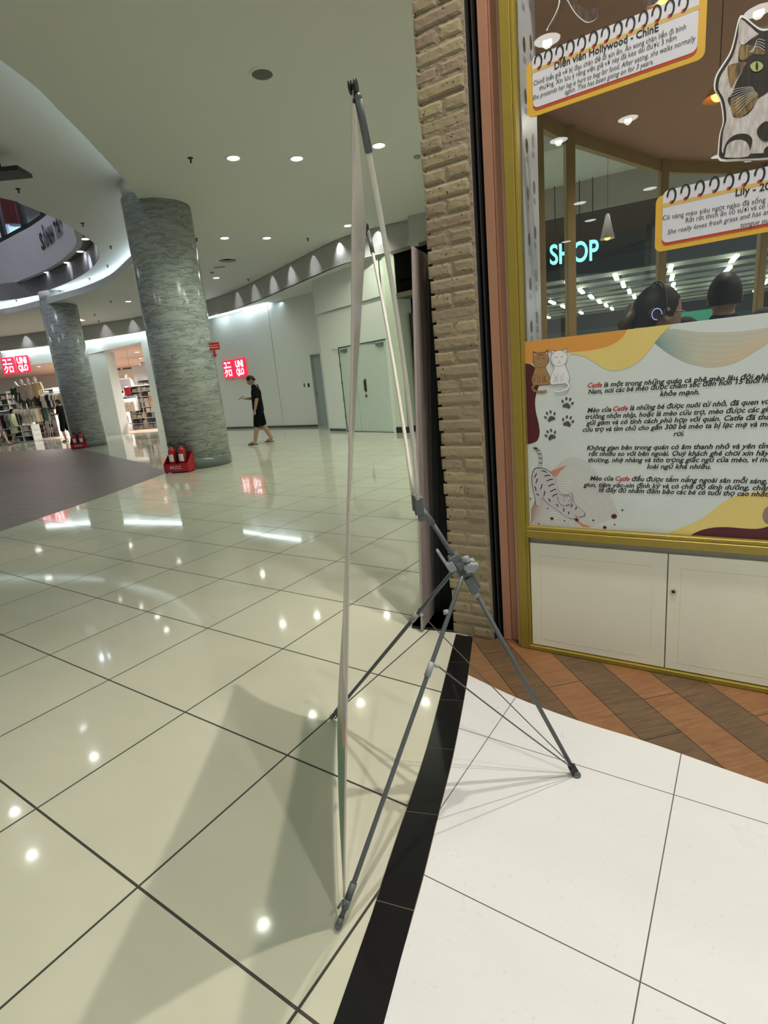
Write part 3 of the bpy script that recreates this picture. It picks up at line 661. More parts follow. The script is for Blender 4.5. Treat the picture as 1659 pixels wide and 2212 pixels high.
sitting_cat('white_cat_drawing', [m_cw, M('violet grey line print', (.20, .19, .25), .5), m_pk], (322, 425), -1, VW-.0020, False)
mb = MB(); ln = 1                        # striped cat stretching, tail up
def CQ(pts, n=4): return [tuple(p) for p in crom(P2([zC(*p) for p in pts]), n, True)]
bodyp = [(165, 990), (210, 985), (262, 1010), (295, 1060), (312, 1120), (345, 1150), (400, 1150), (412, 1205), (470, 1255), (482, 1285), (450, 1295), (420, 1285), (430, 1300), (405, 1308), (370, 1295), (300, 1245), (240, 1205), (215, 1165), (200, 1180), (205, 1215), (175, 1222), (165, 1170), (150, 1100), (146, 1040)]
B = CQ(bodyp); cc = np.mean(np.array(B), 0); flat(mb, [tuple(cc+(np.array(b)-cc)*1.025) for b in B], VW-.0008, 1); flat(mb, B, VW-.0012, 0)
tl = crom(P2([zC(*p) for p in ((185, 1000), (200, 950), (198, 900), (180, 865), (163, 855))]), 5); stroke(mb, tl, .0150, VW-.0009, 1); stroke(mb, tl, .0125, VW-.0013, 0)
for i in range(2, len(tl), 3): stroke(mb, [tuple(np.array(tl[i])+[-.006, .001]), tuple(np.array(tl[i])+[.006, -.001])], .0035 if i < 15 else .006, VW-.0016, 1)
for a, b in (((205, 1000), (240, 1012)), ((175, 1015), (160, 1045)), ((225, 1035), (262, 1030)), ((180, 1050), (170, 1080)), ((240, 1065), (280, 1055)), ((210, 1085), (200, 1120)), ((250, 1100), (290, 1085)), ((262, 1135), (300, 1118)), ((160, 1100), (172, 1130)), ((225, 1130), (222, 1160)), ((275, 1165), (305, 1150)), ((250, 1180), (262, 1200)), ((300, 1215), (312, 1232)), ((345, 1240), (350, 1262)), ((380, 1262), (378, 1280)), ((430, 1230), (424, 1250)), ((405, 1215), (395, 1235)), ((170, 1150), (190, 1160))):
    stroke(mb, P2([zC(*a), zC((a[0]+b[0])/2+3, (a[1]+b[1])/2-4), zC(*b)]), .0042, VW-.0016, 1)
hc = sf(*zC(358, 1190), .026); flat(mb, ell(hc, (.0300, .0250), 22), VW-.0017, 1); flat(mb, ell(hc, (.0285, .0235), 22), VW-.0019, 0)
for q in ([(312, 1180), (305, 1143), (338, 1158)], [(378, 1158), (402, 1138), (408, 1175)]): flat(mb, P2([zC(*p) for p in q]), VW-.0019, 0); stroke(mb, P2([zC(*p) for p in q]), .0014, VW-.0021, 1)
for q in ([(345, 1190), (358, 1186)], [(380, 1195), (392, 1188)], [(362, 1215), (372, 1222), (384, 1214)], [(345, 1160), (350, 1172)], [(358, 1156), (362, 1170)], [(372, 1156), (373, 1168)]): stroke(mb, P2([zC(*p) for p in q]), .0018, VW-.0021, 1)
mb.build('striped_cat_drawing', [m_cg, m_blk], vin)
UXs, UZ = SU, np.array([0, 0, 1.0])
def tline(mb, body, a, b, z, h, shear=0, bold=0, w=VW-.0012, spacing=1.0):
    p0 = sf(*z(*a), .026); p1 = sf(*z(*b), .026); text_on(mb, body, SW(p0[0], w, p0[1]), UXs+UZ*((p1[1]-p0[1])/(p1[0]-p0[0])), UZ, p1[0]-p0[0], h, shear, bold, spacing=spacing)
lt, rd = MB(), MB(); K = dict(z=zC, h=.0178, shear=.26, bold=.024)
tline(rd, 'Catfe', (502, 467), (595, 462), **K); tline(rd, 'Catfe', (665, 618), (760, 612), **K); tline(rd, 'Catfe', (680, 1064), (772, 1065), **K)
for body, a, b in (('là một trong những quán cà phê mèo lâu đời nhất', (605, 462), (1700, 406)), ('Nam, nơi các bé mèo được chăm sóc đến hơn 15 tuổi mà', (505, 508), (1690, 430)), ('khỏe mạnh.', (965, 522), (1220, 510)),
                   ('Mèo của', (500, 627), (655, 620)), ('là những bé được nuôi từ nhỏ, đã quen với', (772, 612), (1690, 570)), ('trường nhộn nhịp, hoặc là mèo cứu trợ, mèo được các gia', (488, 668), (1680, 620)),
                   ('gửi gắm và có tính cách phù hợp với quán. Catfe đã tha', (492, 708), (1670, 670)), ('cứu trợ và tìm chủ cho gần 300 bé mèo ta bị lạc mẹ và mồ', (470, 750), (1690, 714)), ('rơi.', (1052, 778), (1122, 775)),
                   ('Không gian bên trong quán có âm thanh nhỏ và yên tĩnh', (497, 867), (1690, 856)), ('rất nhiều so với bên ngoài. Quý khách ghé chơi xin hãy', (508, 905), (1670, 902)), ('thương, nhẹ nhàng và tôn trọng giấc ngủ của mèo, vì mè', (505, 945), (1680, 944)), ('loài ngủ khá nhiều.', (882, 986), (1293, 988)),
                   ('Mèo của', (518, 1062), (668, 1063)), ('đều được tắm nắng ngoài sân mỗi sáng,', (785, 1066), (1652, 1082)), ('giun, tiêm vắc-xin định kỳ và có chế độ dinh dưỡng, chăm', (475, 1102), (1690, 1126)), ('lẽ đầy đủ nhằm đảm bảo các bé có tuổi thọ cao nhất.', (572, 1136), (1665, 1166))): tline(lt, body, a, b, **K)
lt.build('lettering', m_blk, vin); rd.build('red_lettering', m_redp, vin)

# notebook shaped boards on the glass
m_by = M('amber board', (.68, .40, .045), .5); m_bw = M('white board', (.66, .66, .74), .5); m_br = M('red board edge', (.50, .05, .02), .5)
def rrect(x0, z0, x1, z1, r, n=5):
    out = []
    for cx_, cz_, a0 in ((x1-r, z1-r, 0), (x0+r, z1-r, 90), (x0+r, z0+r, 180), (x1-r, z0+r, 270)):
        out += [(cx_+r*math.cos(math.radians(a0+90*i/n)), cz_+r*math.sin(math.radians(a0+90*i/n))) for i in range(n+1)]
    return out
def board(label, x0, z0, x1, z1, dots, lines, w=.0245):
    t = thing('notebook_sign', label, 'sign', SW(x0, w, z0), group=None)
    mb = MB(); o_ = rrect(x0, z0, x1, z1, .022); flat(mb, o_, w)
    for i in range(len(o_)): a, b = o_[i], o_[(i+1) % len(o_)]; mb.quad(SW(a[0], w, a[1]), SW(b[0], w, b[1]), SW(b[0], w+.005, b[1]), SW(a[0], w+.005, a[1]))
    mb.build('board', m_by, t)
    mb = MB(); flat(mb, rrect(x0+.022, z0+.017, x1-.022, z1-.03, .018), w-.0006); mb.build('red_edge', m_br, t)
    mb = MB(); flat(mb, rrect(x0+.022, z0+.026, x1-.022, z1+.012, .018), w-.0010); mb.build('page', m_bw, t)
    mb = MB(); flat(mb, [(x0+.02, z1-.040), (x1-.02, z1-.040), (x1-.02, z1-.028), (x0+.02, z1-.028)], w-.0012); mb.build('band', M('amber band', (.62, .42, .12), .5), t)
    for p in dots:
        c = sf(*zB(*p), .026); mb = MB(); flat(mb, ell(c, (.0068, .0060), 12), w-.0014); mb.build('red_dot', M('red dot', (.50, .05, .06), .5), t)
        mb = MB(); A = [(c[0]-.001+.0125*math.cos(a), c[1]+.0215+.0215*math.sin(a)) for a in [math.radians(185-(185+78)*i/12) for i in range(13)]]
        stroke(mb, A+[(c[0]+.0005, c[1]+.001)], [.0058]*13+[.005], w-.0018); mb.build('ring', m_blk, t)
    for (mt, ls, nm) in ((m_blk, lines, 'lettering'),):
        mb = MB()
        for body, a, b, h, sh, bo in ls: tline(mb, body, a, b, zB, h, sh, bo, w-.0016)
        mb.build(nm, mt, t)
    return t
board('white notebook sign with black rings, Hollywood title, highest on the glass', .078, 2.197, .650, 2.375, [(190, 440), (255, 408), (327, 383), (395, 352), (468, 325), (543, 298), (620, 268), (700, 238), (780, 205), (862, 172), (946, 138), (1030, 105), (1118, 72)],
      [('Diễn viên Hollywood - ChinE', (292, 448), (958, 200), .0215, 0, .02), ('ChinE biết giả vờ bị đau chân để đi xin ăn. Ăn xong chân liền đi bình', (158, 552), (1133, 188), .0150, 0, 0), ('thường. Xin lưu ý rằng việc giả vờ này đã kéo dài được 3 năm', (195, 582), (1072, 255), .0150, 0, 0),
       ('She pretends her leg is hurt to beg for food. After eating, she walks normally', (152, 645), (1195, 262), .0150, .25, 0), ('again. This has been going on for 3 years.', (358, 608), (925, 410), .0150, .25, 0)])
board('white notebook sign with black rings, titled Lily, right side of the glass', .520, 1.648, 1.10, 1.828, [(1042, 1298), (1130, 1275), (1222, 1252), (1315, 1228), (1408, 1210), (1505, 1187), (1605, 1165), (1700, 1145), (1800, 1124), (1905, 1100)],
      [('Lily - 20', (1450, 1260), (1672, 1214), .0215, 0, .02), ('Cô nàng mèo siêu ngọt ngào đã sống t', (983, 1414), (1672, 1290), .0150, 0, 0), ('Rất rất thích ăn cỏ tươi và có t', (1132, 1428), (1668, 1330), .0150, 0, 0), ('She really loves fresh grass and has an', (1015, 1504), (1668, 1372), .0150, .25, 0), ('tongue ou', (1482, 1460), (1664, 1426), .0150, .25, 0)])
# cat photographs cut out of board
def furm(name, c, c2): m = M(name, c, .6); g = NG(m); tc = g.n('ShaderNodeTexCoord').outputs['Object']; g.L(g.mix(g.ramp(g.noise(g.map(tc, (1, 1, .25)), 90, 5, .6, .5), [(.35, (0, 0, 0)), (.65, (1, 1, 1))]), c, c2), g.nt.nodes['Principled BSDF'].inputs['Base Color']); return m
m_fb, m_fw, m_fo = furm('black fur photo print', (.008, .007, .007), (.03, .022, .016)), furm('white fur photo print', (.62, .58, .60), (.40, .36, .34)), furm('orange fur photo print', (.30, .19, .07), (.06, .04, .02))
m_eye = M('green eye print', (.42, .46, .20), .4)
ct = thing('cat_cutout', 'black white and orange cat photo cutout on the glass above the Lily sign', 'cutout', SW(.8, .024, 1.9))
def cutp(pts, w, mt, name, n=3, par=None, cl=True):
    mb = MB(); flat(mb, [tuple(p) for p in crom(P2([zB(*p) for p in pts]), n, cl)], w); return mb.build(name, mt, par or ct)
OUT = [(1485, 98), (1525, 118), (1565, 152), (1620, 185), (1700, 175), (1760, 120), (1810, 110), (1840, 240), (1900, 400), (1940, 560), (1900, 700), (1880, 860), (1900, 1000), (1700, 1022), (1500, 1030), (1350, 1032), (1338, 960), (1348, 860), (1368, 790), (1362, 700), (1345, 630), (1312, 570), (1322, 490), (1362, 420), (1412, 340), (1440, 250), (1462, 150)]
ins = lambda k, c=(1610, 600): [(c[0]+(x-c[0])*k, c[1]+(y-c[1])*k) for x, y in OUT]
mb = MB(); o_ = [tuple(p) for p in crom(P2([zB(*p) for p in OUT]), 3, True)]; flat(mb, o_, .0245)
for i in range(len(o_)): a, b = o_[i], o_[(i+1) % len(o_)]; mb.quad(SW(a[0], .0245, a[1]), SW(b[0], .0245, b[1]), SW(b[0], .0295, b[1]), SW(a[0], .0295, a[1]))
mb.build('board', m_wht, ct); cutp(ins(.965), .0240, m_fb, 'outline'); cutp(ins(.90), .0236, m_fw, 'white_fur')
cutp([(1480, 300), (1560, 250), (1640, 200), (1760, 210), (1840, 380), (1840, 520), (1760, 560), (1700, 620), (1690, 560), (1650, 600), (1590, 640), (1560, 700), (1510, 745), (1440, 752), (1425, 700), (1400, 640), (1430, 600), (1460, 520), (1500, 440), (1470, 400)], .0233, m_fb, 'black_fur')
cutp([(1486, 300), (1530, 290), (1600, 300), (1640, 350), (1560, 352), (1500, 390), (1470, 360)], .0230, m_fo, 'orange_brow'); cutp([(1420, 640), (1480, 620), (1560, 590), (1600, 610), (1560, 690), (1490, 750), (1435, 740)], .0230, m_fo, 'orange_cheek')
cutp([(1480, 130), (1530, 160), (1580, 215), (1540, 260), (1495, 290), (1470, 250)], .0230, m_fw, 'ear'); cutp([(1400, 440), (1440, 410), (1520, 400), (1500, 440), (1450, 520), (1420, 560)], .0230, m_fo, 'orange_temple')
cutp([(1545, 420), (1575, 398), (1610, 402), (1628, 425), (1612, 452), (1575, 462), (1552, 446)], .0226, m_eye, 'eye'); cutp([(1582, 405), (1592, 405), (1596, 430), (1590, 455), (1580, 440)], .0222, m_blk, 'pupil')
cutp([(1640, 780), (1590, 830), (1600, 880), (1650, 910), (1700, 860), (1690, 800)], .0228, m_fb, 'collar'); cutp([(1385, 930), (1440, 870), (1520, 860), (1560, 900), (1545, 990), (1620, 1000), (1640, 950), (1700, 930), (1690, 1005), (1400, 1012)], .0230, m_fb, 'paw_fur'); cutp([(1385, 990), (1400, 930), (1450, 900), (1510, 905), (1540, 950), (1530, 1005), (1390, 1012)], .0227, m_fw, 'paw')
mb = MB()
for k in range(9):
    a = (1560+k*4, 560+k*6); b = (1395+k*9, 590+k*17); stroke(mb, crom(P2([zB(*a), zB((a[0]+b[0])/2, (a[1]+b[1])/2-8), zB(*b)]), 4), .0009, .0222)
mb.build('cheek_whiskers', m_wht, ct); mb = MB()
for k in range(4): stroke(mb, crom(P2([zB(1540+k*8, 340), zB(1590, 300-k*14), zB(1640, 330-k*22)]), 4), .0009, .0222)
mb.build('brow_whiskers', m_wht, ct)
c2 = thing('cat_cutout', 'brown cat photo cutout showing a tail and legs above the Hollywood sign', 'cutout', SW(.3, .024, 2.4))
for pts, nm in (([(300, -160), (560, -300), (960, -330), (1010, -120), (960, 10), (900, 45), (865, 30), (860, -20), (800, -60), (620, -60), (480, -30), (430, 20), (500, 75), (550, 55), (574, 72), (560, 120), (520, 145), (480, 140), (420, 85), (375, 10), (350, -20), (320, 60), (290, 140), (250, 192), (240, 190), (290, 100), (318, 20), (312, -60)], 'board'),):
    cutp(pts, .0245, m_wht, nm, 3, c2); cutp([(640+(x-640)*.975, -90+(y+90)*.965) for x, y in pts], .0240, furm('brown fur photo print', (.10, .06, .04), (.02, .014, .012)), 'fur', 3, c2)
# white printed panel on the inner jamb
t = thing('menu_panel', 'tall white panel with small round cat pictures just inside the gold frame', 'panel', SW(.045, .1, .6))
mb = MB(); mb.box(.0405, .062, .6, .0445, .262, 4.5, SW); mb.build('panel', M('white lilac panel', (.78, .76, .84), .22), t)
rp = random.Random(5)
for k in range(9):
    for c in (0, 1):
        zc = 1.46+.17*k+.04*c; wc = .115+.085*c; mb = MB(); P = [SW(.0450, wc+.017*math.cos(a), zc+.026*math.sin(a)) for a in [2*math.pi*i/14 for i in range(14)]]; k0 = mb.vadd(P); mb.face(range(k0, k0+14))
        mb.build('cat_picture', (m_fo, M('pale print', (.45, .36, .36), .5), M('grey fur print', (.2, .18, .18), .5))[rp.randrange(3)], t)
        mb = MB()
        for q in range(3): mb.quad(SW(.0450, wc-.018, zc-.04-.008*q), SW(.0450, wc+.018, zc-.04-.008*q), SW(.0450, wc+.018, zc-.043-.008*q), SW(.0450, wc-.018, zc-.043-.008*q))
        mb.build('caption_lines', M('grey caption print', (.3, .29, .33), .5), t)

# ================================================================== CAFE INSIDE AND THE HALL BEYOND
CZ = 3.0
cv = [(.75, 2.47), (1.00, 3.55), (1.31, 4.23), (1.66, 4.58), (2.86, 5.49), (4.08, 5.86), (5.6, 5.9), (6.6, 4.6), (5.0, .2)]
mb = MB(); mb.poly([[tuple(SW(0, .075, 0)[:2])]+cv[:1]+cv[1:]+[tuple(SW(3.4, .075, 0)[:2])]], CZ, False); mb.poly([[tuple(SW(0, .075, 0)[:2])]+cv+[tuple(SW(3.4, .075, 0)[:2])]], CZ+.2, True)
struct(mb.build('ceiling', M('terracotta ceiling', (.42, .215, .165), .75)))
m_brz = M('bronze gold frame', (.34, .23, .09), .4, .3)
def mull(a, z0=.0, z1=CZ, r=.035):
    mb = MB(); mb.rbox(a[0]-r, a[1]-r, z0, a[0]+r, a[1]+r, z1, .004); return mb
fw = thing('glass_partition', 'folding line of gold framed glass panes at the back of the cafe', 'partition', (1.66, 4.58, 0))
for a in cv[1:7]: mull(a).build('post', m_brz, fw)
mb = MB()
for a, b in zip(cv[1:6], cv[2:7]):
    mb.wall([a, b], CZ-.10, CZ-.0, .05); mb.wall([a, b], 0, .12, .05)
mb.build('rails', m_brz, fw)
for a, b in zip(cv[1:6], cv[2:7]): mb = MB(); mb.quad((*a, .12), (*b, .12), (*b, CZ-.1), (*a, CZ-.1)); mb.build('pane', m_glass, fw)
ang = math.atan2(ray(1400, 763)[1], ray(1400, 763)[0]); E_ = np.array([math.cos(ang), math.sin(ang), 0]); A_ = np.array([math.sin(ang), -math.cos(ang), 0])
def QF(a, d, z): return A_*a+E_*d+np.array([0, 0, z])
mb = MB(); mb.box(-6, 5, -.12, 30, 45, -.003, lambda a, d, z: tuple(QF(a, d, z))); struct(mb.build('floor', M('dark polished floor', (.12, .13, .12), .15)))
mb = MB(); mb.poly([[tuple(QF(a, d, 0)[:2]) for a, d in ((-1.2, 6.2), (9, 6.2), (9, 11.6), (-4.0, 11.6), (-3.2, 9))]], 4.45, False); struct(mb.build('ceiling', m_ceil2))
mb = MB(); mb.box(-1.6, 8.9, 4.2, 9, 9.1, 4.45, lambda *q: tuple(QF(*q))); struct(mb.build('trim_7', m_wallw))
mb = MB(); mb.box(-4.6, 11.6, 3.95, 10, 11.75, 4.6, lambda *q: tuple(QF(*q))); struct(mb.build('trim_7', m_fascia))
mb = MB(); mb.box(-4.6, 11.75, 3.95, 12, 17, 4.05, lambda *q: tuple(QF(*q))); struct(mb.build('ceiling', M('navy ceiling', (.022, .03, .045), .7)))
mb = MB(); mb.box(-8, 17, 3.55, 14, 17.15, 4.05, lambda *q: tuple(QF(*q))); struct(mb.build('trim_8', M('blue grey bulkhead', (.10, .12, .14), .7)))
mb = MB(); mb.box(-12, 17.15, 3.9, 18, 40, 4.0, lambda *q: tuple(QF(*q))); struct(mb.build('ceiling', M('dark supermarket ceiling', (.02, .03, .035), .8)))
mb = MB(); mb.box(-12, 36, 0, 18, 36.2, 3.0, lambda *q: tuple(QF(*q))); struct(mb.build('wall_market', M('green market wall', (.06, .20, .13), .6)))
mb = MB(); mb.box(-12, 36, 3.0, 18, 36.2, 4.0, lambda *q: tuple(QF(*q))); struct(mb.build('wall_market', m_dk))
m_tube = M('white tube light', (1, 1, 1), .5, emit=(.92, 1, .98), es=11)
def fbox(name, a, d, z, la, ld, h, mt, label, cat, group=None, rz=0):
    mb = MB(); mb.box(-la/2, -ld/2, 0, la/2, ld/2, h)
    if name == 'sign_board': mb.box(-1.3, -.03, -z, -1.22, .03, 0); mb.box(1.22, -.03, -z, 1.3, .03, 0)
    o = mb.build(name, mt); o.location = Vector(QF(a, d, z)); o.rotation_euler = (0, 0, math.atan2(A_[1], A_[0])+rz)
    if name == 'tube_light': mb = MB(); mb.box(-.004, -.4, h, .004, -.39, 3.89-z); mb.box(-.004, .39, h, .004, .4, 3.89-z); mb.build('hanger', m_rail, o, True)
    return tag(o, label, cat, group)
m_rail = M('pale yellow rail', (.5, .5, .35), .5)
for i in range(9): fbox('ceiling_rail', 1.5, 18.6+1.75*i, 3.62, 24, .10, .10, m_rail, '%s pale yellow rail from the front under the dark market ceiling' % ORD[i], 'rail', 'pale rails under the market ceiling')
tl0 = None; rw = 0
for (a0, sl_) in ((-5.2, .05), (-3.6, .05), (-2.2, .05), (-.9, .05), (.5, .05), (2.0, .05), (3.6, .05), (5.6, .05), (7.6, .05)):
    for i in range(6):
        d = 18.2+2.3*i; o = None
        lb = '%s tube light from the front in the %s row of the market ceiling' % (ORD[i], ORD[rw])
        if tl0 is None: tl0 = fbox('tube_light', a0, d, 3.5, .11, 1.15, .06, m_tube, lb, 'light', 'tube lights of the market')
        else:
            o = copy_tree(tl0); o.location = Vector(QF(a0+sl_*(d-18), d, 3.5)); o['label'] = lb
    rw += 1
for x, y in ((1505, 640), (1515, 655)): pass
mb = MB(); q = plane(1222, 552, QF(0, 11.5, 0), E_); dist = 11.5; q0 = plane(1188, 571, QF(0, 11.5, 0), E_); q1 = plane(1293, 560, QF(0, 11.5, 0), E_)
w_ = np.linalg.norm((q1-q0)[:2]); text_on(mb, 'SHOP', q0, (q1-q0)/np.linalg.norm(q1-q0), UZ, w_, .34, 0, .012, res=6)
k = len(mb.v); mb.v += [tuple(np.array(v)+E_*.05) for v in mb.v[:k]]; fs = list(mb.f)
for f in fs: mb.face([k+i for i in f][::-1])
t = thing('shop_sign', 'glowing cyan SHOP letters hanging in the dark hall beyond the cafe', 'sign', q0)
m2 = MB()
for f_ in (.12, .38, .62, .88): p_ = q0+(q1-q0)*f_+E_*.025; m2.tube([p_+np.array([0, 0, .30]), (p_[0], p_[1], 4.45)], .008, 6)
m2.build('hanging_rod', m_dk, t)
mb.build('lettering', M('cyan letters', (.2, .9, .9), .5, emit=(.30, .95, .92), es=1.6), t)
fbox('sign_board', 1.15, 24, 1.75, 3.0, .1, .9, M('green sign', (.03, .30, .17), .5, emit=(.03, .30, .16), es=.35), 'lit green rectangular sign behind the woman in the cafe', 'sign')
for i, (a, d, h, c) in enumerate(((-6, 21, 1.9, (.05, .06, .05)), (-4, 22, 1.7, (.12, .05, .04)), (-2.2, 21, 1.9, (.05, .07, .06)), (-.6, 23, 1.6, (.10, .10, .08)), (3.6, 22, 1.8, (.04, .05, .06)), (5.6, 21, 1.9, (.06, .09, .06)), (7.4, 23, 1.8, (.09, .06, .05)))):
    t = thing('market_shelf', '%s tall market shelf of goods from the left beyond the cafe' % ORD[i], 'shelf', QF(a, d, 0), math.atan2(A_[1], A_[0]), 'goods shelves of the market')
    mb = MB(); mb.box(-.7, -.2, 0, .7, .2, .1); mb.box(-.7, .17, .1, .7, .2, h); mb.box(-.7, -.2, .1, -.67, .2, h); mb.box(.67, -.2, .1, .7, .2, h)
    for q in range(1, 6): mb.box(-.67, -.2, h*q/5-.03, .67, .17, h*q/5)
    mb.build('rack', M('grey shelf', (.2, .2, .2), .5), t, True); rr = random.Random(i)
    for q in range(5):
        mb = MB(); x = -.64
        while x < .58: wd = rr.uniform(.05, .11); mb.cm = rr.randrange(3); mb.box(x, -.15, h*q/5+.001+(.1 if q == 0 else 0), x+wd, .0, h*q/5+rr.uniform(.16, .24)+(.05 if q == 0 else 0)); x += wd+.012
        tag(mb.build('goods_row', [M('goods', c, .5), M('goods', (.35, .34, .28), .5), M('goods', (.08, .18, .12), .5)], t, True), None, None, None, 'stuff')
def pendant(x, y, z, label, r=.115, h=.19, top=CZ, c=(.70, .68, .70)):
    t = thing('pendant_lamp', label, 'lamp', (x, y, z)); mb = MB(); mb.lathe([(.012, h+.01), (.02, h), (r, .0), (r*.94, .0), (.015, h*.95)], (0, 0, 0), 24, True, False); mb.build('lamp_shade', M('lamp shade', c, .5), t, True)
    mb = MB(); mb.ball((0, 0, r*.25), r*.45, 12, 8); mb.build('bulb', M('warm bulb', (1, .6, .2), .5, emit=(1, .45, .10), es=3.5), t, True); mb = MB(); mb.tube([(0, 0, h), (0, 0, top-z)], .002, 6); mb.build('cord', m_dk, t, True)
q = dp(1312, 516, 7.2); pendant(*q, 'white cone pendant lamp with orange rim hanging near the SHOP letters', .078, .25, 4.45)
q = dp(1552, 212, 3.4); pendant(*q, 'orange glowing pendant lamp half hidden by the cat cutout', .07, .06, CZ, (.75, .35, .08))
q = dp(1440, 8, 2.9); pendant(q[0], q[1], min(q[2], 2.75), 'orange glowing pendant lamp above the highest notebook sign', .08, .07, CZ, (.75, .35, .08))

# ================================================================== BANNER STAND
N_, F_, R_ = zp(733, 2008), zp(718, 1555), zp(1240, 1675); HUB, CL = np.array([.101, 1.48, .958]), np.array([.207, 1.48, .753])
NT, FT, NB, FB = np.array([.017, 1.046, 1.78]), np.array([.03, 1.902, 1.779]), yp(743, 1938, 1.062), yp(731, 1545, 1.88)
m_tubeg = M('grey blue tube', (.075, .09, .095), .4)
st = thing('banner_stand', 'grey tripod X banner stand with white poles, seen from its side', 'stand', (-.1, 1.47, 0))
def bow(a, b, off, n=14): a, b, off = np.array(a), np.array(b), np.array(off); return [a*(1-t)+b*t+off*4*t*(1-t) for t in [i/n for i in range(n+1)]]
hubN, hubF = HUB+np.array([-.004, -.014, .012]), HUB+np.array([-.014, .016, .022])
for T_, h_, nm in ((NT, hubN, 'n'), (FT, hubF, 'f')):
    P = bow(h_, T_+np.array([.006, 0, -.012]), (.014 if nm == 'n' else .008, 0, .004)); mb = MB(); mb.tube(P, [.0056-.0006*i/14 for i in range(15)], 12); mb.build('arm_pole', m_wpole, st)
    d = (P[-1]-P[-2]); d /= np.linalg.norm(d); mb = MB(); mb.tube([P[-1]-d*.082, P[-1]-d*.004], .0070, 12); mb.ball(P[-1]-d*.002, .0070, 12, 8)
    mb.build('end_sleeve', m_grey, st)
    mb = MB(); c = T_+np.array([-.006, 0, .012])
    dx_ = np.array([.95, -.3, 0]); dx_ /= np.linalg.norm(dx_); c = c+np.array([.006, 0, -.010])
    mb.tube([c-dx_*.0065, c-dx_*.003], .0105, 20); mb.tube([c+dx_*.003, c+dx_*.0065], .0105, 20); mb.tube([c-dx_*.0035, c+dx_*.0035], .006, 12)
    mb.tube([c+np.array([.0, 0, -.008]), c+np.array([-.002, 0, -.024])], .0022, 8); mb.build('banner_hook', m_dk, st)
ax = (CL-HUB)/np.linalg.norm(CL-HUB); sd = np.array([0, 1.0, 0]); up = np.cross(sd, ax)*-1
def fx(o, a, b, c):                        # frame along an axis
    return lambda x, y, z: tuple(o+a*x+b*y+c*z)
v_ = np.array([0, 0, 1.0]); fr_ = fx(HUB, np.array([1., 0, 0]), sd, v_)
mb = MB(); mb.rbox(-.014, -.016, -.035, .012, .016, .018, .003, fr_); mb.rbox(-.020, -.012, -.022, -.013, .012, .026, .002, fr_); mb.rbox(-.006, -.010, -.055, .020, .010, -.03, .003, fr_); mb.build('hub_bracket', m_grey, st)
S1 = HUB+np.array([.002, 0, -.018]); mb = MB(); mb.tube([S1, HUB+ax*.075], .0100, 14); mb.build('hub_sleeve', m_grey, st)
mb = MB(); mb.tube([HUB+ax*.05, CL+ax*.05], .0070, 14); mb.build('spine_tube', m_tubeg, st)
f2 = fx(CL, ax, sd, np.cross(ax, sd))
mb = MB(); mb.rbox(-.045, -.016, -.018, .030, .016, .016, .003, f2); mb.rbox(-.02, -.022, -.008, .02, .022, .022, .003, f2); mb.build('sliding_clamp', m_grey, st)
mb = MB(); mb.rbox(-.085, -.020, -.034, -.010, .006, -.026, .002, f2); mb.rbox(-.035, -.020, -.030, -.005, .006, -.012, .002, f2); mb.build('clamp_lever', m_greyl, st)
mb = MB(); mb.tube([CL+np.array([.004, -.022, .03]), CL+np.array([.020, -.030, .036])], .0085, 12); mb.build('clamp_knob', m_greyl, st)
mb = MB()
for dx, dy, dz in ((.028, -.02, .006), (.040, -.012, .002), (.034, .014, .006)): mb.tube([CL+np.array([dx, dy-.008, dz]), CL+np.array([dx+.004, dy+.010, dz+.003])], .0085, 10)
mb.rbox(.006, -.026, -.012, .038, -.012, .012, .002, fx(CL, np.array([1., 0, 0]), sd, v_)); mb.rbox(.0, .012, -.012, .036, .026, .012, .002, fx(CL, np.array([1., 0, 0]), sd, v_)); mb.build('leg_joint', m_greyl, st)
# rear leg
a0 = CL+ax*.045; RT = R_+np.array([0, 0, .018]); rdr = (RT-a0)/np.linalg.norm(RT-a0)
mb = MB(); mb.tube([a0-rdr*.0, RT-rdr*.01], .0070, 14); lg = mb.build('leg', m_tubeg, st)
mb = MB(); mb.rbox(-.006, -.013, -.013, .045, .013, .013, .003, fx(a0, rdr, sd, np.cross(rdr, sd))); mb.rbox(-.02, -.009, .014, .04, .009, .022, .002, fx(a0, rdr, sd, np.cross(rdr, sd))); mb.build('leg_sleeve', m_grey, st)
mb = MB(); mb.tube([a0+rdr*.048, a0+rdr*.062], .0088, 14); mb.build('collar', m_greyl, lg)
mb = MB(); mb.rbox(-.02, -.012, -.012, .012, .012, .012, .003, fx(RT, rdr, sd, np.cross(rdr, sd))); mb.build('foot', m_dk, lg)
mb = MB(); f3 = fx(R_, np.array([1., 0, 0]), sd, v_); mb.lathe([(.013, .0005), (.0145, .003), (.0145, .008), (.012, .0105)], R_+np.array([.006, -.004, 0]), 16); mb.tube([R_+np.array([.006, -.014, .014]), R_+np.array([.006, .006, .014])], .009, 12); mb.build('rubber_foot', m_grey, lg)
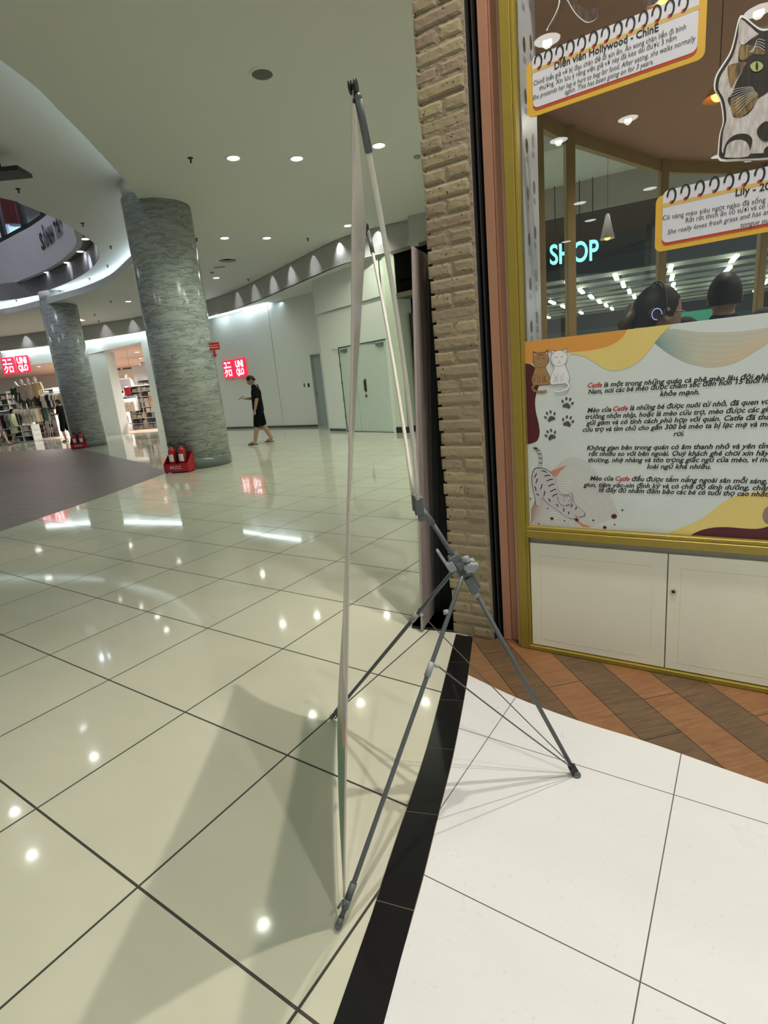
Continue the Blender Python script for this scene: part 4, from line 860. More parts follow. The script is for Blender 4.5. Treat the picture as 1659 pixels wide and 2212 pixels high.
# two front legs
for T_, nm in ((N_, 0), (F_, 1)):
    s_ = -1 if nm == 0 else 1; top = CL+np.array([.008 if nm == 0 else -.006, s_*.022, -.004]); ft = T_+np.array([0, 0, .014]); d = (ft-top)/np.linalg.norm(ft-top); L = np.linalg.norm(ft-top)
    lg = None; mb = MB(); P = bow(top, ft, (.0, 0, .0)); mb.tube(P, [.0064]*15, 14); lg = mb.build('leg', m_tubeg, st)
    kc = .272 if nm == 0 else .245
    c = top+d*kc; mb = MB(); mb.tube([c-d*.0, c+d*.042], .0092, 14); mb.tube([c+d*.012+np.array([.012, 0, 0]), c+d*.012+np.array([.022, 0, -.004])], .0045, 10); mb.build('collar', m_greyl, lg)
    if nm == 0: k_ = top+d*.125; mb = MB(); mb.tube([k_+np.array([-.006, 0, 0]), k_+np.array([-.018, -.002, .0])], .0075, 12); mb.build('knob', m_greyl, lg)
    e = ft-d*.098; mb = MB(); mb.tube([e, e+d*.036], .0092, 14); mb.build('collar', m_grey, lg)
    e2 = ft-d*.060; tgt = NB if nm == 0 else FB
    mb = MB(); mb.tube([e2, e2+d*.022], .0092, 14); mb.tube([e2+d*.010, e2+d*.010+(tgt-e2)*.8/1.0*min(1, .035/np.linalg.norm(tgt-e2))], .0062, 10); mb.tube([e2+d*.010+(tgt-e2)*min(1, .03/np.linalg.norm(tgt-e2)), e2+d*.010+(tgt-e2)*min(1, .03/np.linalg.norm(tgt-e2))+np.array([-.012, -.006 if nm == 0 else .006, -.012])], .0032, 8); mb.build('banner_hook', m_grey, lg)
    mb = MB(); mb.tube([ft-d*.018, ft+d*.0], [.0086, .0086], 14); mb.ball(ft+d*.002, .0092, 14, 8); mb.build('rubber_foot', m_grey, lg)
    g0 = c+d*.012+np.array([.022, 0, -.004]); g1 = RT-rdr*.012+np.array([0, s_*.008, .004]); mb = MB(); mb.tube(bow(g0, g1, (0, 0, -.004)), .0022 if nm == 0 else .0018, 8); mb.build('brace_rod', M('thin grey rod', (.08, .085, .085), .4), st)
# the hanging banner sheet (front print, white back, thin edge)
bn = thing('banner_sheet', 'printed plastic banner seen edge-on, white back and green foot, hung on the X stand', 'banner', (-.1, 1.47, .09))
NU, NV = 22, 60; G = []
for i in range(NV+1):
    v = i/NV; row = []
    a = NT*(1-v)+NB*v; b = FT*(1-v)+FB*v; sag = .030*math.sin(math.pi*v)
    for j in range(NU+1):
        u = j/NU; p = a*(1-u)+b*u
        p = p+np.array([0, sag*(1-2*u), 0])
        top_s = -.030*math.sin(math.pi*u)*(1-v)**2; bot_s = .02*math.sin(math.pi*u)*v**3
        cur = -.010*math.sin(math.pi*u)*math.sin(math.pi*v)-.010*math.exp(-((v-.88)/.14)**2)*math.sin(math.pi*u)+.004*math.sin(u*9+v*3)*math.exp(-((v-.2)/.12)**2)
        row.append(p+np.array([cur, 0, top_s+bot_s]))
    G.append(row)
th = np.array([.0009, 0, 0])
def bmat():
    m = M('banner front print', (.6, .58, .55), .28, spec=.6); g = NG(m); b = g.nt.nodes['Principled BSDF']; tc = g.n('ShaderNodeTexCoord').outputs['Object']; sp = g.n('ShaderNodeSeparateXYZ'); g.L(tc, sp.inputs[0])
    nz = g.noise(g.map(tc, (1, 8, 3)), 1, 3); h = g.math('MULTIPLY_ADD', nz, .2, sp.outputs[2])
    c = g.ramp(g.math('DIVIDE', h, 1.7), [(.0, (.02, .16, .08)), (.22, (.02, .17, .09)), (.26, (.55, .20, .08)), (.30, (.10, .16, .30)), (.36, (.55, .54, .50)), (1, (.55, .52, .50))]); c.node.color_ramp.interpolation = 'CONSTANT'
    g.L(c, b.inputs['Base Color']); return m
m_bf = bmat()
mb = MB(); mb.smooth = True; mb.grid([[p-th for p in r] for r in G]); mb.build('printed_face', m_bf, bn)
m_back = M('glossy white banner back', (.62, .60, .56), .22, spec=.6, nz=(4, .04))
mb = MB(); mb.smooth = True; mb.grid([[p+th for p in r][::-1] for r in G]); bk_ = mb.build('back_face', m_back, bn)
mb = MB()
for col in (0, NU):
    for i in range(NV): mb.quad(G[i][col]-th, G[i+1][col]-th, G[i+1][col]+th, G[i][col]+th)
for row in (0, NV):
    for j in range(NU): mb.quad(G[row][j]-th, G[row][j+1]-th, G[row][j+1]+th, G[row][j]+th)
for j in (0, 1): pass
hem = [G[i][0] for i in range(NV+1)]; mb.tube(hem, .0030, 6); mb.build('hem', M('pinkish white hem', (.55, .47, .43), .4), bn)

# ================================================================== ADVERT BOARD BY THE PILLAR
t = thing('display_board', 'tall narrow grey-brown board with black backing standing left of the brick pillar', 'board', (.18, 2.68, 0))
pa, pb = np.array([.142, 2.575, 0]), np.array([.224, 2.765, 0]); pd = (pb-pa)/np.linalg.norm(pb-pa); pn = np.array([pd[1], -pd[0], 0]); ff_ = lambda x, y, z: tuple(pa+pd*x+pn*y+np.array([0, 0, z]))
lk = (yp(893, 533, 2.58)[0]-.142)/1.855; ff0 = ff_; ff_ = lambda x, y, z: tuple(np.array(ff0(x, y, z))+np.array([lk*z, 0, 0]))
mb = MB(); mb.rbox(0, -.012, .015, .205, 0, 1.855, .002, ff_); mb.build('front_panel', M('grey brown panel', (.38, .32, .305), .5, nz=(5, .10)), t)
fl_ = lambda x, y, z: (x+lk*z, y, z)
mb = MB(); mb.rbox(.232, 2.80, .0152, .42, 2.86, 1.86, .003, fl_); mb.rbox(.225, 2.775, .0152, .262, 2.80, 1.80, .003, fl_); mb.build('backing', m_dk, t)
mb = MB(); mb.poly([[tuple(zp(*p)[:2]) for p in ((890, 1357), (979, 1366), (990, 1335), (905, 1318))]], .014, True); mb.slab([[tuple(zp(*p)[:2]) for p in ((890, 1357), (979, 1366.5), (985, 1320), (905, 1318))]], .0006, .014); mb.build('base_plate', m_dk, t)

# ================================================================== COLUMNS
def column(x, y, r, label):
    t = thing('marble_column', label, 'column', (x, y, 0))
    mb = MB(); mb.lathe([(r, .20), (r, 2.5), (r, 4.66)], (0, 0, 0), 64); mb.build('shaft', m_marble, t, True)
    mb = MB(); mb.lathe([(r+.006, .0), (r+.006, .20)], (0, 0, 0), 64); mb.build('base_ring', M('dark marble base', (.14, .16, .16), .15, spec=.6, nz=(4, .3)), t, True)
    mb = MB(); mb.lathe([(r-.035, 4.66), (r-.035, H2+.01)], (0, 0, 0), 64); mb.build('capital', m_ceil2, t, True)
    return t
column(-3.45, 10.51, .565, 'grey wave marble column nearest the camera, red extinguisher stand at its foot')
column(-9.80, 18.66, .53, 'grey wave marble column farther back in front of the clothes store')
def extinguisher(x, y, rz, label, parentbox):
    t = thing('fire_extinguisher', label, 'fire extinguisher', (x, y, .035), rz)
    mb = MB(); mb.lathe([(.062, 0), (.068, .01), (.068, .34), (.060, .38), (.035, .41), (.022, .42), (.022, .44)], (0, 0, 0), 20); mb.build('cylinder', m_red, t, True)
    mb = MB(); mb.lathe([(.020, .44), (.020, .48)], (0, 0, 0), 12); mb.box(-.012, -.10, .47, .012, .03, .485); mb.box(-.012, -.09, .50, .012, .02, .512); mb.build('valve_handle', m_dk, t, True)
    mb = MB(); mb.tube([(.0, .02, .46), (.05, .05, .45), (.085, .03, .38), (.08, .0, .22), (.078, -.02, .12)], .010, 8); mb.build('hose', m_dk, t, True)
    mb = MB(); P = [[(.0688*math.cos(a), .0688*math.sin(a), z) for a in [math.radians(-150+100*i/8) for i in range(9)]] for z in (.17, .30)]; mb.grid(P); mb.build('paper_label', m_wht, t, True); return t
def ext_box(x, y, rz, where):
    t = thing('extinguisher_stand', 'open red metal stand holding two fire extinguishers at the foot of '+where, 'stand', (x, y, 0), rz)
    mb = MB(); w, d = .24, .12
    mb.box(-w, -d, .02, w, d, .03); mb.box(-w, -d, .02, w, -d+.006, .17); mb.box(-w, d-.006, .02, w, d, .36); 
    for sx in (-1, 1):
        x0, x1 = (w-.006, w) if sx > 0 else (-w, -w+.006); k = mb.vadd([(x0, -d, .03), (x0, d, .03), (x0, d, .36), (x0, -d, .17), (x1, -d, .03), (x1, d, .03), (x1, d, .36), (x1, -d, .17)])
        for f in ((0, 1, 2, 3), (7, 6, 5, 4), (3, 2, 6, 7), (0, 3, 7, 4), (1, 5, 6, 2)): mb.face([k+i for i in f])
        for sy in (-1, 1): mb.box(sx*(w-.03)-.012, sy*(d-.02)-.012, 0, sx*(w-.03)+.012, sy*(d-.02)+.012, .02)
    mb.build('red_box', m_red, t, True)
    mb = MB(); text_on(mb, 'PCCC', (0, -d-.002, .075), (1, 0, 0), (0, 0, 1), .22, .055, 0, .01, center=True); mb.build('lettering', m_wht, t, True)
    for i, sx in enumerate((-.10, .10)):
        c, s_ = math.cos(rz), math.sin(rz); extinguisher(x+sx*c, y+sx*s_, rz, '%s red fire extinguisher in the stand at %s' % (('left', 'right')[i], where), t)
q = zp(392, 1020); ext_box(q[0]-.03, q[1]+.04, -.22, 'the nearest marble column')
q = zp(182, 966); ext_box(q[0]+.05, q[1]-.36, .25, 'the farther marble column')
# red flag sign with a down arrow on the column
t = thing('arrow_sign', 'small red flag sign with white lines and a red arrow below on the nearest column', 'sign', (-2.96, 10.35, 2.2))
q = dp(465, 752, 10.75); x0 = q[0]-.13; zz = q[2]; yy = q[1]
mb = MB(); mb.box(x0-.03, yy, zz-.03, x0+.21, yy+.012, zz+.10); mb.build('plate', M('red sign', (.45, .015, .02), .4), t)
mb = MB(); mb.box(x0-.01, yy-.002, zz+.01, x0+.19, yy-.0005, zz+.018); mb.box(x0-.01, yy-.002, zz+.05, x0+.19, yy-.0005, zz+.056); mb.build('white_lines', m_wht, t)
mb = MB(); mb.box(x0+.08, yy, zz-.11, x0+.12, yy+.012, zz-.03); k = mb.vadd([(x0+.055, yy, zz-.11), (x0+.145, yy, zz-.11), (x0+.10, yy, zz-.17), (x0+.055, yy+.012, zz-.11), (x0+.145, yy+.012, zz-.11), (x0+.10, yy+.012, zz-.17)]); mb.face((k+2, k+1, k)); mb.face((k+3, k+4, k+5)); mb.face((k, k+1, k+4, k+3)); mb.face((k+1, k+2, k+5, k+4)); mb.face((k+2, k, k+3, k+5)); mb.build('arrow', M('red sign', (.45, .015, .02), .4), t)

# ================================================================== WALL FITTINGS
def on_wall(px, py, A, B, off=.0):
    n = np.array([-(B[1]-A[1]), B[0]-A[0], 0.0]); n /= np.linalg.norm(n); return plane(px, py, (A[0], A[1], 0), n)-n*off
W0, W1, W2, D0, D1 = (-5.68, 20.87), (-3.64, 19.13), (-1.49, 17.27), (-.79, 14.87), (.44, 13.24)
def wallframe(A, B):
    u = np.array([B[0]-A[0], B[1]-A[1], 0.0]); u /= np.linalg.norm(u); return u, np.array([u[1], -u[0], 0])
m_sr = M('lit red sign face', (.8, .02, .05), .4, emit=(.85, .02, .09), es=.75); m_sw = M('lit white sign letters', (1, 1, 1), .4, emit=(1, .88, 1), es=2.2)
def lit_sign(A, B, pA, pB, z0, h, label, rows):
    u, n = wallframe(A, B); a = on_wall(*pA, A, B); a[2] = z0; b = on_wall(*pB, A, B); w = abs((b-a) @ u)*.91
    t = thing('lit_sign', label, 'sign', a+n*.02); F_ = lambda x, y, z: tuple(a+u*x+n*y+np.array([0, 0, z]))
    mb = MB(); mb.rbox(0, .01, 0, w, .09, h, .008, F_); mb.build('red_box', m_sr, t)
    mb = MB()
    for body, fx0, fz0, fw, fh in rows: text_on(mb, body, np.array(F_(w*fx0, .092, h*fz0)), u, UZ, w*fw, h*fh, 0, .035, res=5)
    mb.build('lettering', m_sw, t)
JP = [('ユニ', .12, .56, .76, .33), ('クロ', .12, .12, .76, .33)]; EN = [('UNI', .13, .55, .74, .34), ('QLO', .13, .12, .74, .34)]
lit_sign(W0, W1, (487, 800), (509, 798), 1.84, .62, 'lit red square wall sign with white Japanese letters, left of the walking man', JP)
lit_sign(W0, W1, (512, 798), (536, 796), 1.84, .62, 'lit red square wall sign with white Latin letters, left of the walking man', EN)
HA, HB = (-16.1, 25.05), (-14, 24.95)
lit_sign(HA, HB, (5, 782), (34, 780), 3.02, .72, 'lit red square sign with white Japanese letters over the clothes store at far left', JP)
lit_sign(HA, HB, (36, 780), (66, 777), 3.04, .72, 'lit red square sign with white Latin letters over the clothes store at far left', EN)
# grey single door, its frame, switches
u, n = wallframe((-1.80, 17.49), (-1.46, 17.21)); A0 = np.array([-1.80, 17.49, 0]); G_ = lambda x, y, z: tuple(A0+u*x+n*y+np.array([0, 0, z]))
d = thing('door_1', 'narrow grey service door in the white wall', 'door', A0); struct(d)
mb = MB(); mb.box(.0, -.06, .005, .44, -.03, 2.2, G_); struct(mb.build('door_leaf', M('grey door', (.30, .34, .36), .5), d)); mb = MB(); mb.box(-.03, -.02, 0, .0, .03, 2.24, G_); mb.box(0, -.02, 2.2, .44, .03, 2.24, G_); struct(mb.build('door_frame', M('grey frame', (.38, .40, .39), .5), d))
mb = MB(); mb.rbox(.03, -.03, .98, .05, .01, 1.10, .003, G_); struct(mb.build('door_handle', m_steel, d))
for px, nm in ((658, 'left'), (667, 'right')):
    q = on_wall(px, 832, W1, (-1.8, 17.49)); uu, n3 = wallframe(W1, (-1.8, 17.49)); t = thing('light_switch', '%s one of the two small dark wall switches beside the grey door' % nm, 'switch', q)
    F2 = lambda x, y, z: tuple(q+uu*x+n3*y+np.array([0, 0, z])); mb = MB(); mb.rbox(-.045, 0, -.06, .045, .012, .06, .003, F2); mb.build('plate', m_greyl if nm == 'left' else m_dk, t); mb = MB(); mb.rbox(-.02, .012, -.03, .02, .017, .03, .002, F2); mb.build('rocker', m_dk, t)
# double door with closers
u, n = wallframe(D0, D1); A0 = np.array([*D0, 0]); LW = math.hypot(D1[0]-D0[0], D1[1]-D0[1]); G2 = lambda x, y, z: tuple(A0+u*x+n*y+np.array([0, 0, z]))
d = thing('door_2', 'wide pale green double door with closers below the scalloped fascia', 'door', A0); struct(d)
m_dg = M('pale green door', (.55, .62, .57), .5)
for k, (x0, x1) in enumerate(((.01, LW*.33-.006), (LW*.33+.006, LW-.01))):
    mb = MB(); mb.rbox(x0, -.05, .012, x1, -.01, 2.19, .003, G2); lf = struct(mb.build('door_leaf', m_dg, d))
    mb = MB(); xc = x1-.25 if k else x0+.25; mb.rbox(xc-.13, -.01, 2.08, xc+.13, .04, 2.14, .004, G2); mb.tube([G2(xc-.1, .03, 2.13), G2(xc-.35, .10, 2.17), G2(xc-.52, .02, 2.185)], .008, 8); struct(mb.build('door_closer', M('dark steel', (.12, .14, .14), .4), lf))
    if k:
        xh = x0+.36; mb = MB(); mb.rbox(xh-.04, -.01, 1.02, xh+.04, .002, 1.34, .003, G2); mb.rbox(xh-.012, .002, 1.05, xh+.012, .045, 1.30, .004, G2); struct(mb.build('door_handle', M('dark bronze', (.10, .10, .09), .35, .6), lf)); mb = MB(); mb.tube([G2(xh, -.01, .92), G2(xh, .02, .92)], .03, 16); struct(mb.build('lock', m_dk, lf))
    for z in (.35, .8, 1.25, 1.7, 2.05):
        if not k: mb = MB(); mb.tube([G2(.005, .005, z), G2(.005, .005, z+.10)], .012, 8); struct(mb.build('hinge', m_dk, lf))
mb = MB(); mb.box(-.0, -.012, 0, .01, .012, 2.21, G2); mb.box(0, -.012, 2.195, LW, .012, 2.21, G2); mb.box(0, -.02, .0, LW, .02, .012, G2); struct(mb.build('door_frame', M('dark door gap', (.08, .10, .09), .6), d))
# shop beside the pilaster
t = thing('shop_fascia', 'black shop header box with brown edge boards beside the pale green pilaster', 'fascia', (1.1, 12.6, 3.1))
A1, B1 = np.array([.77, 12.89, 0]), np.array([1.75, 11.95, 0]); u, n = wallframe(A1, B1); L_ = np.linalg.norm(B1-A1); G3 = lambda x, y, z: tuple(A1+u*x+n*y+np.array([0, 0, z]))
mb = MB(); mb.box(0, -.3, 3.12, L_, .0, 3.93, G3); mb.build('box', m_void, t); mb = MB(); mb.box(-.05, -.3, 3.93, L_, .05, 4.0, G3); mb.box(-.03, -.4, 3.02, L_, .05, 3.12, G3); mb.build('edge_boards', M('dark brown board', (.09, .075, .045), .6), t)
t = thing('display_shelf', 'dark display shelf with bottles and papers in the shop behind the grey-brown board', 'shelf', (1.1, 12.9, 0))
mb = MB()
for z in (.1, .7, 1.2, 1.7, 2.15): mb.box(.05, -.7, z, .8, -.35, z+.03, G3)
mb.box(.05, -.72, 0, .8, -.70, 2.7, G3); mb.box(.03, -.72, 0, .06, -.33, 2.7, G3); mb.build('shelves', m_dk, t)
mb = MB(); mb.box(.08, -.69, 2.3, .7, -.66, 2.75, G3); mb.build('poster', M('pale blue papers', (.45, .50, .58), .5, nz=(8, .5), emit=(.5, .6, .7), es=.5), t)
for k, (x, z, c) in enumerate(((.15, 2.18, (.9, .45, .08)), (.25, 2.18, (.15, .10, .05)), (.15, 1.73, (.55, .55, .55)), (.26, 1.73, (.10, .15, .25)), (.15, 1.23, (.2, .22, .25)), (.28, 1.23, (.3, .2, .1)), (.16, .73, (.35, .35, .3)))):
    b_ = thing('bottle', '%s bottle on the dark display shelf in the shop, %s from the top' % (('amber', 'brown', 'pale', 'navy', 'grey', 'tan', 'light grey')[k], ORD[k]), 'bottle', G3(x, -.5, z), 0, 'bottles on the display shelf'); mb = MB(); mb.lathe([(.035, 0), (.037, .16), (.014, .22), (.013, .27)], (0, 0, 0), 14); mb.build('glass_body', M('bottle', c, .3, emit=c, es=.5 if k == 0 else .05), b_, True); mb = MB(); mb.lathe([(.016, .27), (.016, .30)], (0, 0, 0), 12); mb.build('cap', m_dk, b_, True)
# lettering on the upper white wall, letter by letter along the curve
def curve_pt(P, s):
    for i in range(len(P)-1):
        a, b = np.array(P[i]), np.array(P[i+1]); l = np.linalg.norm(b-a)
        if s <= l: return a+(b-a)*s/l, (b-a)/l
        s -= l
    return np.array(P[-1]), (b-a)/l
sp_ = [np.array(p) for p in sl]
def nearest_s(q):
    acc = 0; best = (1e9, 0)
    for i in range(len(sp_)-1):
        l = np.linalg.norm(sp_[i+1]-sp_[i]); tt = np.clip(np.dot(q-sp_[i], sp_[i+1]-sp_[i])/l/l, 0, 1); dd = np.linalg.norm(sp_[i]+(sp_[i+1]-sp_[i])*tt-q)
        if dd < best[0]: best = (dd, acc+tt*l)
        acc += l
    return best[1]
def az_s(px, py):                          # arc length where the view ray through the pixel meets the curved wall
    r = ray(px, py); r = r[:2]/np.linalg.norm(r[:2]); nn2 = np.array([-r[1], r[0]]); acc = 0; best = None
    for i in range(len(sp_)-1):
        l = np.linalg.norm(sp_[i+1]-sp_[i]); da, db = sp_[i] @ nn2, sp_[i+1] @ nn2
        if da*db <= 0 and da != db: tt = da/(da-db); best = acc+tt*l
        acc += l
    return best
def px_s(px, z):                           # arc length of the wall point that stands at picture column px at height z
    best = (1e9, 0)
    for i in range(400):
        s_ = 1.2+i*.025; p, _ = curve_pt(sp_, s_); d = RN @ (np.array([p[0], p[1], z])-CAM); e = abs(CX+F_PX*d[0]/d[2]-px)
        if e < best[0]: best = (e, s_)
    return best[1]
s0, s1 = px_s(91, 6.0), px_s(137, 6.1)
chars = 'SẢNH TÂY'; mb = MB(); wid = {'S': .9, 'Ả': 1, 'N': 1, 'H': 1, ' ': .5, 'T': .9, 'Â': 1, 'Y': .9}; tot = sum(wid[c] for c in chars); acc = 0
for c in chars:
    if c != ' ':
        s_ = s0+(s1-s0)*(acc+.06)/tot; p, tg = curve_pt(sp_, s_); tg = tg*(1 if s1 > s0 else -1); p2, _ = curve_pt(sp_, s0+(s1-s0)*(acc+wid[c]*.9)/tot); tg3 = np.array([*(p2-p), 0]); wl = np.linalg.norm(tg3); tg3 /= wl
        nr = np.array([tg3[1], -tg3[0], 0]); nr = nr if nr @ (-np.array([*p, 0])) > 0 else -nr
        text_on(mb, c, np.array([*p, 5.93])+nr*.03, tg3, UZ, wl, .42, 0, .035)
    acc += wid[c]
k = len(mb.v); tag(mb.build('wall_lettering', m_blk), 'black SẢNH TÂY letters on the curved lilac white upper wall', 'letters')
# windows above that wall
t = thing('gallery_window', 'dark framed gallery windows of the floor above over the black letters', 'window', (-9.5, 18.6, HT))
ci = [i for i in range(len(sl))]
mb = MB(); mb.wall(sl, HT, HT+.12, .14, -1); mb.build('base_rail', m_dk, t)
sA, sB = az_s(121, 473) or 1, az_s(42, 519) or 5; tl_ = sum(np.linalg.norm(sp_[i+1]-sp_[i]) for i in range(len(sp_)-1))
for s_ in (px_s(88, 7.0), px_s(47, 7.0), px_s(4, 7.0)):
    if s_ is None: continue
    p, tg = curve_pt(sp_, s_); mb = MB(); mb.box(p[0]-.06, p[1]-.02, HT+.1, p[0]+.06, p[1]+.14, 9.55); mb.build('mullion', m_dk, t)
mb = MB(); mb.wall(shift(sl, .05), HT+.1, 9.5, .01, 1); mb.build('pane', m_glassd, t)
bk2 = [(-5, 24), (-10, 25), (-17, 24)]
mb = MB(); mb.wall(bk2, HT, 9.6, .2); struct(mb.build('wall_upper', M('upper shop wall', (.34, .38, .40), .7)))
mb = MB(); mb.slab([shift(sl, -.1)+[(-15, 25), (-4, 25), (-4, 12)]], HT-.2, HT-.01); struct(mb.build('floor', m_grout))
for nm, c, e, lb, kd, pp in (('curtain', (.20, .01, .015), .12, 'dark red hanging curtain behind the upper floor gallery window', 'curtain', (8, 36, 425, 482)), ('shop_display', (.55, .50, .62), .8, 'bright violet white shop display behind the upper floor gallery window', 'display', (-30, 22, 486, 513)), ('display_case', (.45, .75, .85), 1.5, 'bright cyan white display case behind the upper floor gallery window', 'display case', (22, 44, 490, 514))):
    D_ = {'curtain': 22.6, 'shop_display': 23.3, 'display_case': 22.9}[nm]; a = dp(pp[0], pp[3], D_); b = dp(pp[1], pp[2], D_); mb = MB(); n_ = 7 if nm == 'curtain' else 4
    for i in range(n_): p0 = a*(1-i/n_)+b*(i/n_); p1 = a*(1-(i+.94)/n_)+b*((i+.94)/n_); y0 = (p0[1]+p1[1])/2-.04*(i % 2); mb.rbox(p0[0], y0, a[2], p1[0], y0+.1, b[2], .01)
    tag(mb.build(nm, M('upper '+nm, c, .6, emit=c, es=e, nz=(3, .6))), lb, kd)
q = dp(20, 360, 9.6)
t = thing('hanging_box', 'black box hanging from the upper ceiling at the left edge', 'box', (q[0]-.25, q[1], H2-.35))
mb = MB(); k = [zp(*p, 4.62) for p in ((0, 346), (40, 366), (40, 372), (0, 381))]; xs = k[1][0]; ys = k[1][1]
mb.rbox(xs-.9, ys-.0, 4.62, xs, ys+.34, 4.68, .01); mb.build('cabinet', m_dk, t); mb = MB(); mb.tube([(xs-.3, ys+.1, 4.68), (xs-.3, ys+.1, H2)], .012, 8); mb.tube([(xs-.7, ys+.1, 4.68), (xs-.7, ys+.1, H2)], .012, 8); mb.build('hanging_rod', m_dk, t)

# ================================================================== PEOPLE
def skin_mesh(joints, edges, radii, sub=1, root=0, fat=1.0):
    """limbs as tapered elliptical capsules, fused into one surface by the voxel remesh that follows"""
    mb = MB(); n = 14; R2 = [tuple(q*fat for q in r) if hasattr(r, '__len__') else (r*fat, r*fat) for r in radii]
    for a, b in edges:
        p, q = np.array(joints[a], float), np.array(joints[b], float); t = q-p; l = np.linalg.norm(t)
        if l < 1e-5: continue
        t /= l; x = np.array([1.0, 0, 0]); x = x-t*(x @ t)
        lat = np.linalg.norm(x) < .75
        if lat: x = np.array([0, 1.0, 0]); x = x-t*(x @ t)
        x /= np.linalg.norm(x); y = np.cross(t, x); prof = []
        for c, r, s0 in ((p, R2[a], -1), (q, R2[b], 1)):
            r = (min(r)*.92,)*2 if lat else r
            rm = min(r); seg = [(-.97, .25), (-.8, .6), (-.5, .866), (0, 1)] if s0 < 0 else [(0, 1), (.5, .866), (.8, .6), (.97, .25)]
            for h, w in seg: prof.append((c+t*h*rm, r[0]*w, r[1]*w))
        k = len(mb.v)
        for c, rx, ry in prof: mb.vadd([c+x*rx*math.cos(2*math.pi*i/n)+y*ry*math.sin(2*math.pi*i/n) for i in range(n)])
        for i in range(len(prof)-1):
            for jj in range(n): j2 = (jj+1) % n; mb.face((k+i*n+jj, k+i*n+j2, k+(i+1)*n+j2, k+(i+1)*n+jj))
        mb.face([k+jj for jj in range(n)][::-1]); mb.face([k+(len(prof)-1)*n+jj for jj in range(n)])
    return [np.array(v) for v in mb.v], list(mb.f)
def add_mesh(mb, V, Fc):
    k = mb.vadd(V); old = mb.smooth; mb.smooth = True
    for f in Fc: mb.face([k+i for i in f])
    mb.smooth = old
def remesh(o, vox):
    md = o.modifiers.new('r', 'REMESH'); md.mode = 'VOXEL'; md.voxel_size = vox; md.use_smooth_shade = True
    s2 = o.modifiers.new('sm', 'SMOOTH'); s2.factor = .5; s2.iterations = 3
    dg = bpy.context.evaluated_depsgraph_get(); dg.update(); me = bpy.data.meshes.new_from_object(o.evaluated_get(dg)); mats = list(o.data.materials); o.modifiers.clear(); old = o.data; o.data = me
    me.materials.clear(); [me.materials.append(m) for m in mats]; bpy.data.meshes.remove(old)
def chain(J, idx, pts, rad, start):
    """append a chain of joints to lists, return last index"""
    joints, edges, radii = J; prev = start
    for p, r in zip(pts, rad): joints.append(tuple(p)); radii.append(r); edges.append((prev, len(joints)-1)); prev = len(joints)-1
    return prev
def hand(J, wrist_i, w, d, side, curl=.5, sc=1.0, palmdir=None):
    """palm and five fingers: w wrist point, d direction of the hand"""
    d = np.array(d, float); d /= np.linalg.norm(d); pn = np.array(palmdir if palmdir is not None else (-side, 0, 0), float); pn -= d*(pn @ d); pn /= np.linalg.norm(pn); s_ = np.cross(d, pn)
    w = np.array(w); pc = w+d*.05*sc; k = chain(J, 0, [pc], [(.024*sc, .015*sc)], wrist_i)
    for i, (o_, ln) in enumerate(((-.027, .070), (-.009, .080), (.009, .075), (.026, .058))):
        b = w+d*.088*sc+s_*o_*sc; m1 = b+d*ln*.45*sc+pn*curl*.012*sc; m2 = m1+(d*(1-curl*.6)+pn*curl)*ln*.32*sc; m3 = m2+(d*(1-curl)+pn*curl*1.2)*ln*.25*sc; chain(J, 0, [b, m1, m2, m3], [.0095*sc, .0085*sc, .008*sc, .0068*sc], k)
    b = w+d*.035*sc-s_*.026*sc+pn*.006; chain(J, 0, [b, b+d*.028*sc-s_*.016*sc+pn*.01, b+d*.052*sc-s_*.02*sc+pn*.018], [.011*sc, .010*sc, .008*sc], k)
def head_mesh(mb, c, s=1.0, yaw=0, pitch=0):
    """head of full height .235*s centred at c, looking along +y before yaw and pitch"""
    cyw, syw, cp, sp2 = math.cos(yaw), math.sin(yaw), math.cos(pitch), math.sin(pitch); c = np.array(c)
    def T(p): x, y, z = [q*s for q in p]; y, z = y*cp+z*sp2, -y*sp2+z*cp; return c+np.array([x*cyw-y*syw, x*syw+y*cyw, z])
    n, m = 24, 20; rows = []
    for i in range(m+1):
        a = math.pi*i/m; z = -.118*math.cos(a); r = math.sin(a); row = []
        for j in range(n):
            b = 2*math.pi*j/n; fx_, fy_ = math.cos(b), math.sin(b); wx = .074; wy = .095
            if z < -.02: k_ = (-.02-z)/.098; wx *= 1-.34*k_; wy *= 1-(.42*k_ if fy_ < 0 else .10*k_)
            x, y = wx*r*fx_, wy*r*fy_+(.008 if fy_ > 0 else -.004)
            if fy_ > .6:
                f = (fy_-.6)/.4
                if -.055 < z < .015: y += .020*f*f*math.exp(-(x/.012)**2)*(1-abs(z+.025)/.042)
                if .005 < z < .035: y -= .006*f*math.exp(-((abs(x)-.032)/.014)**2)
                if -.085 < z < -.060: y += .006*f*math.exp(-(x/.022)**2)
            row.append(T((x, y, z)))
        rows.append(row+[row[0]])
    old = mb.smooth; mb.smooth = True; mb.grid(rows)
    for sx in (-1, 1):
        P = [T((sx*(.076+.008*math.sin(a*.5)), -.006+.016*math.cos(a), -.005+.030*math.sin(a))) for a in [2*math.pi*i/10 for i in range(10)]]
        mb.tube(P+[P[0]], .0055*s, 6, False); k = mb.vadd(P); mb.face(range(k, k+10))
    mb.smooth = old; return T
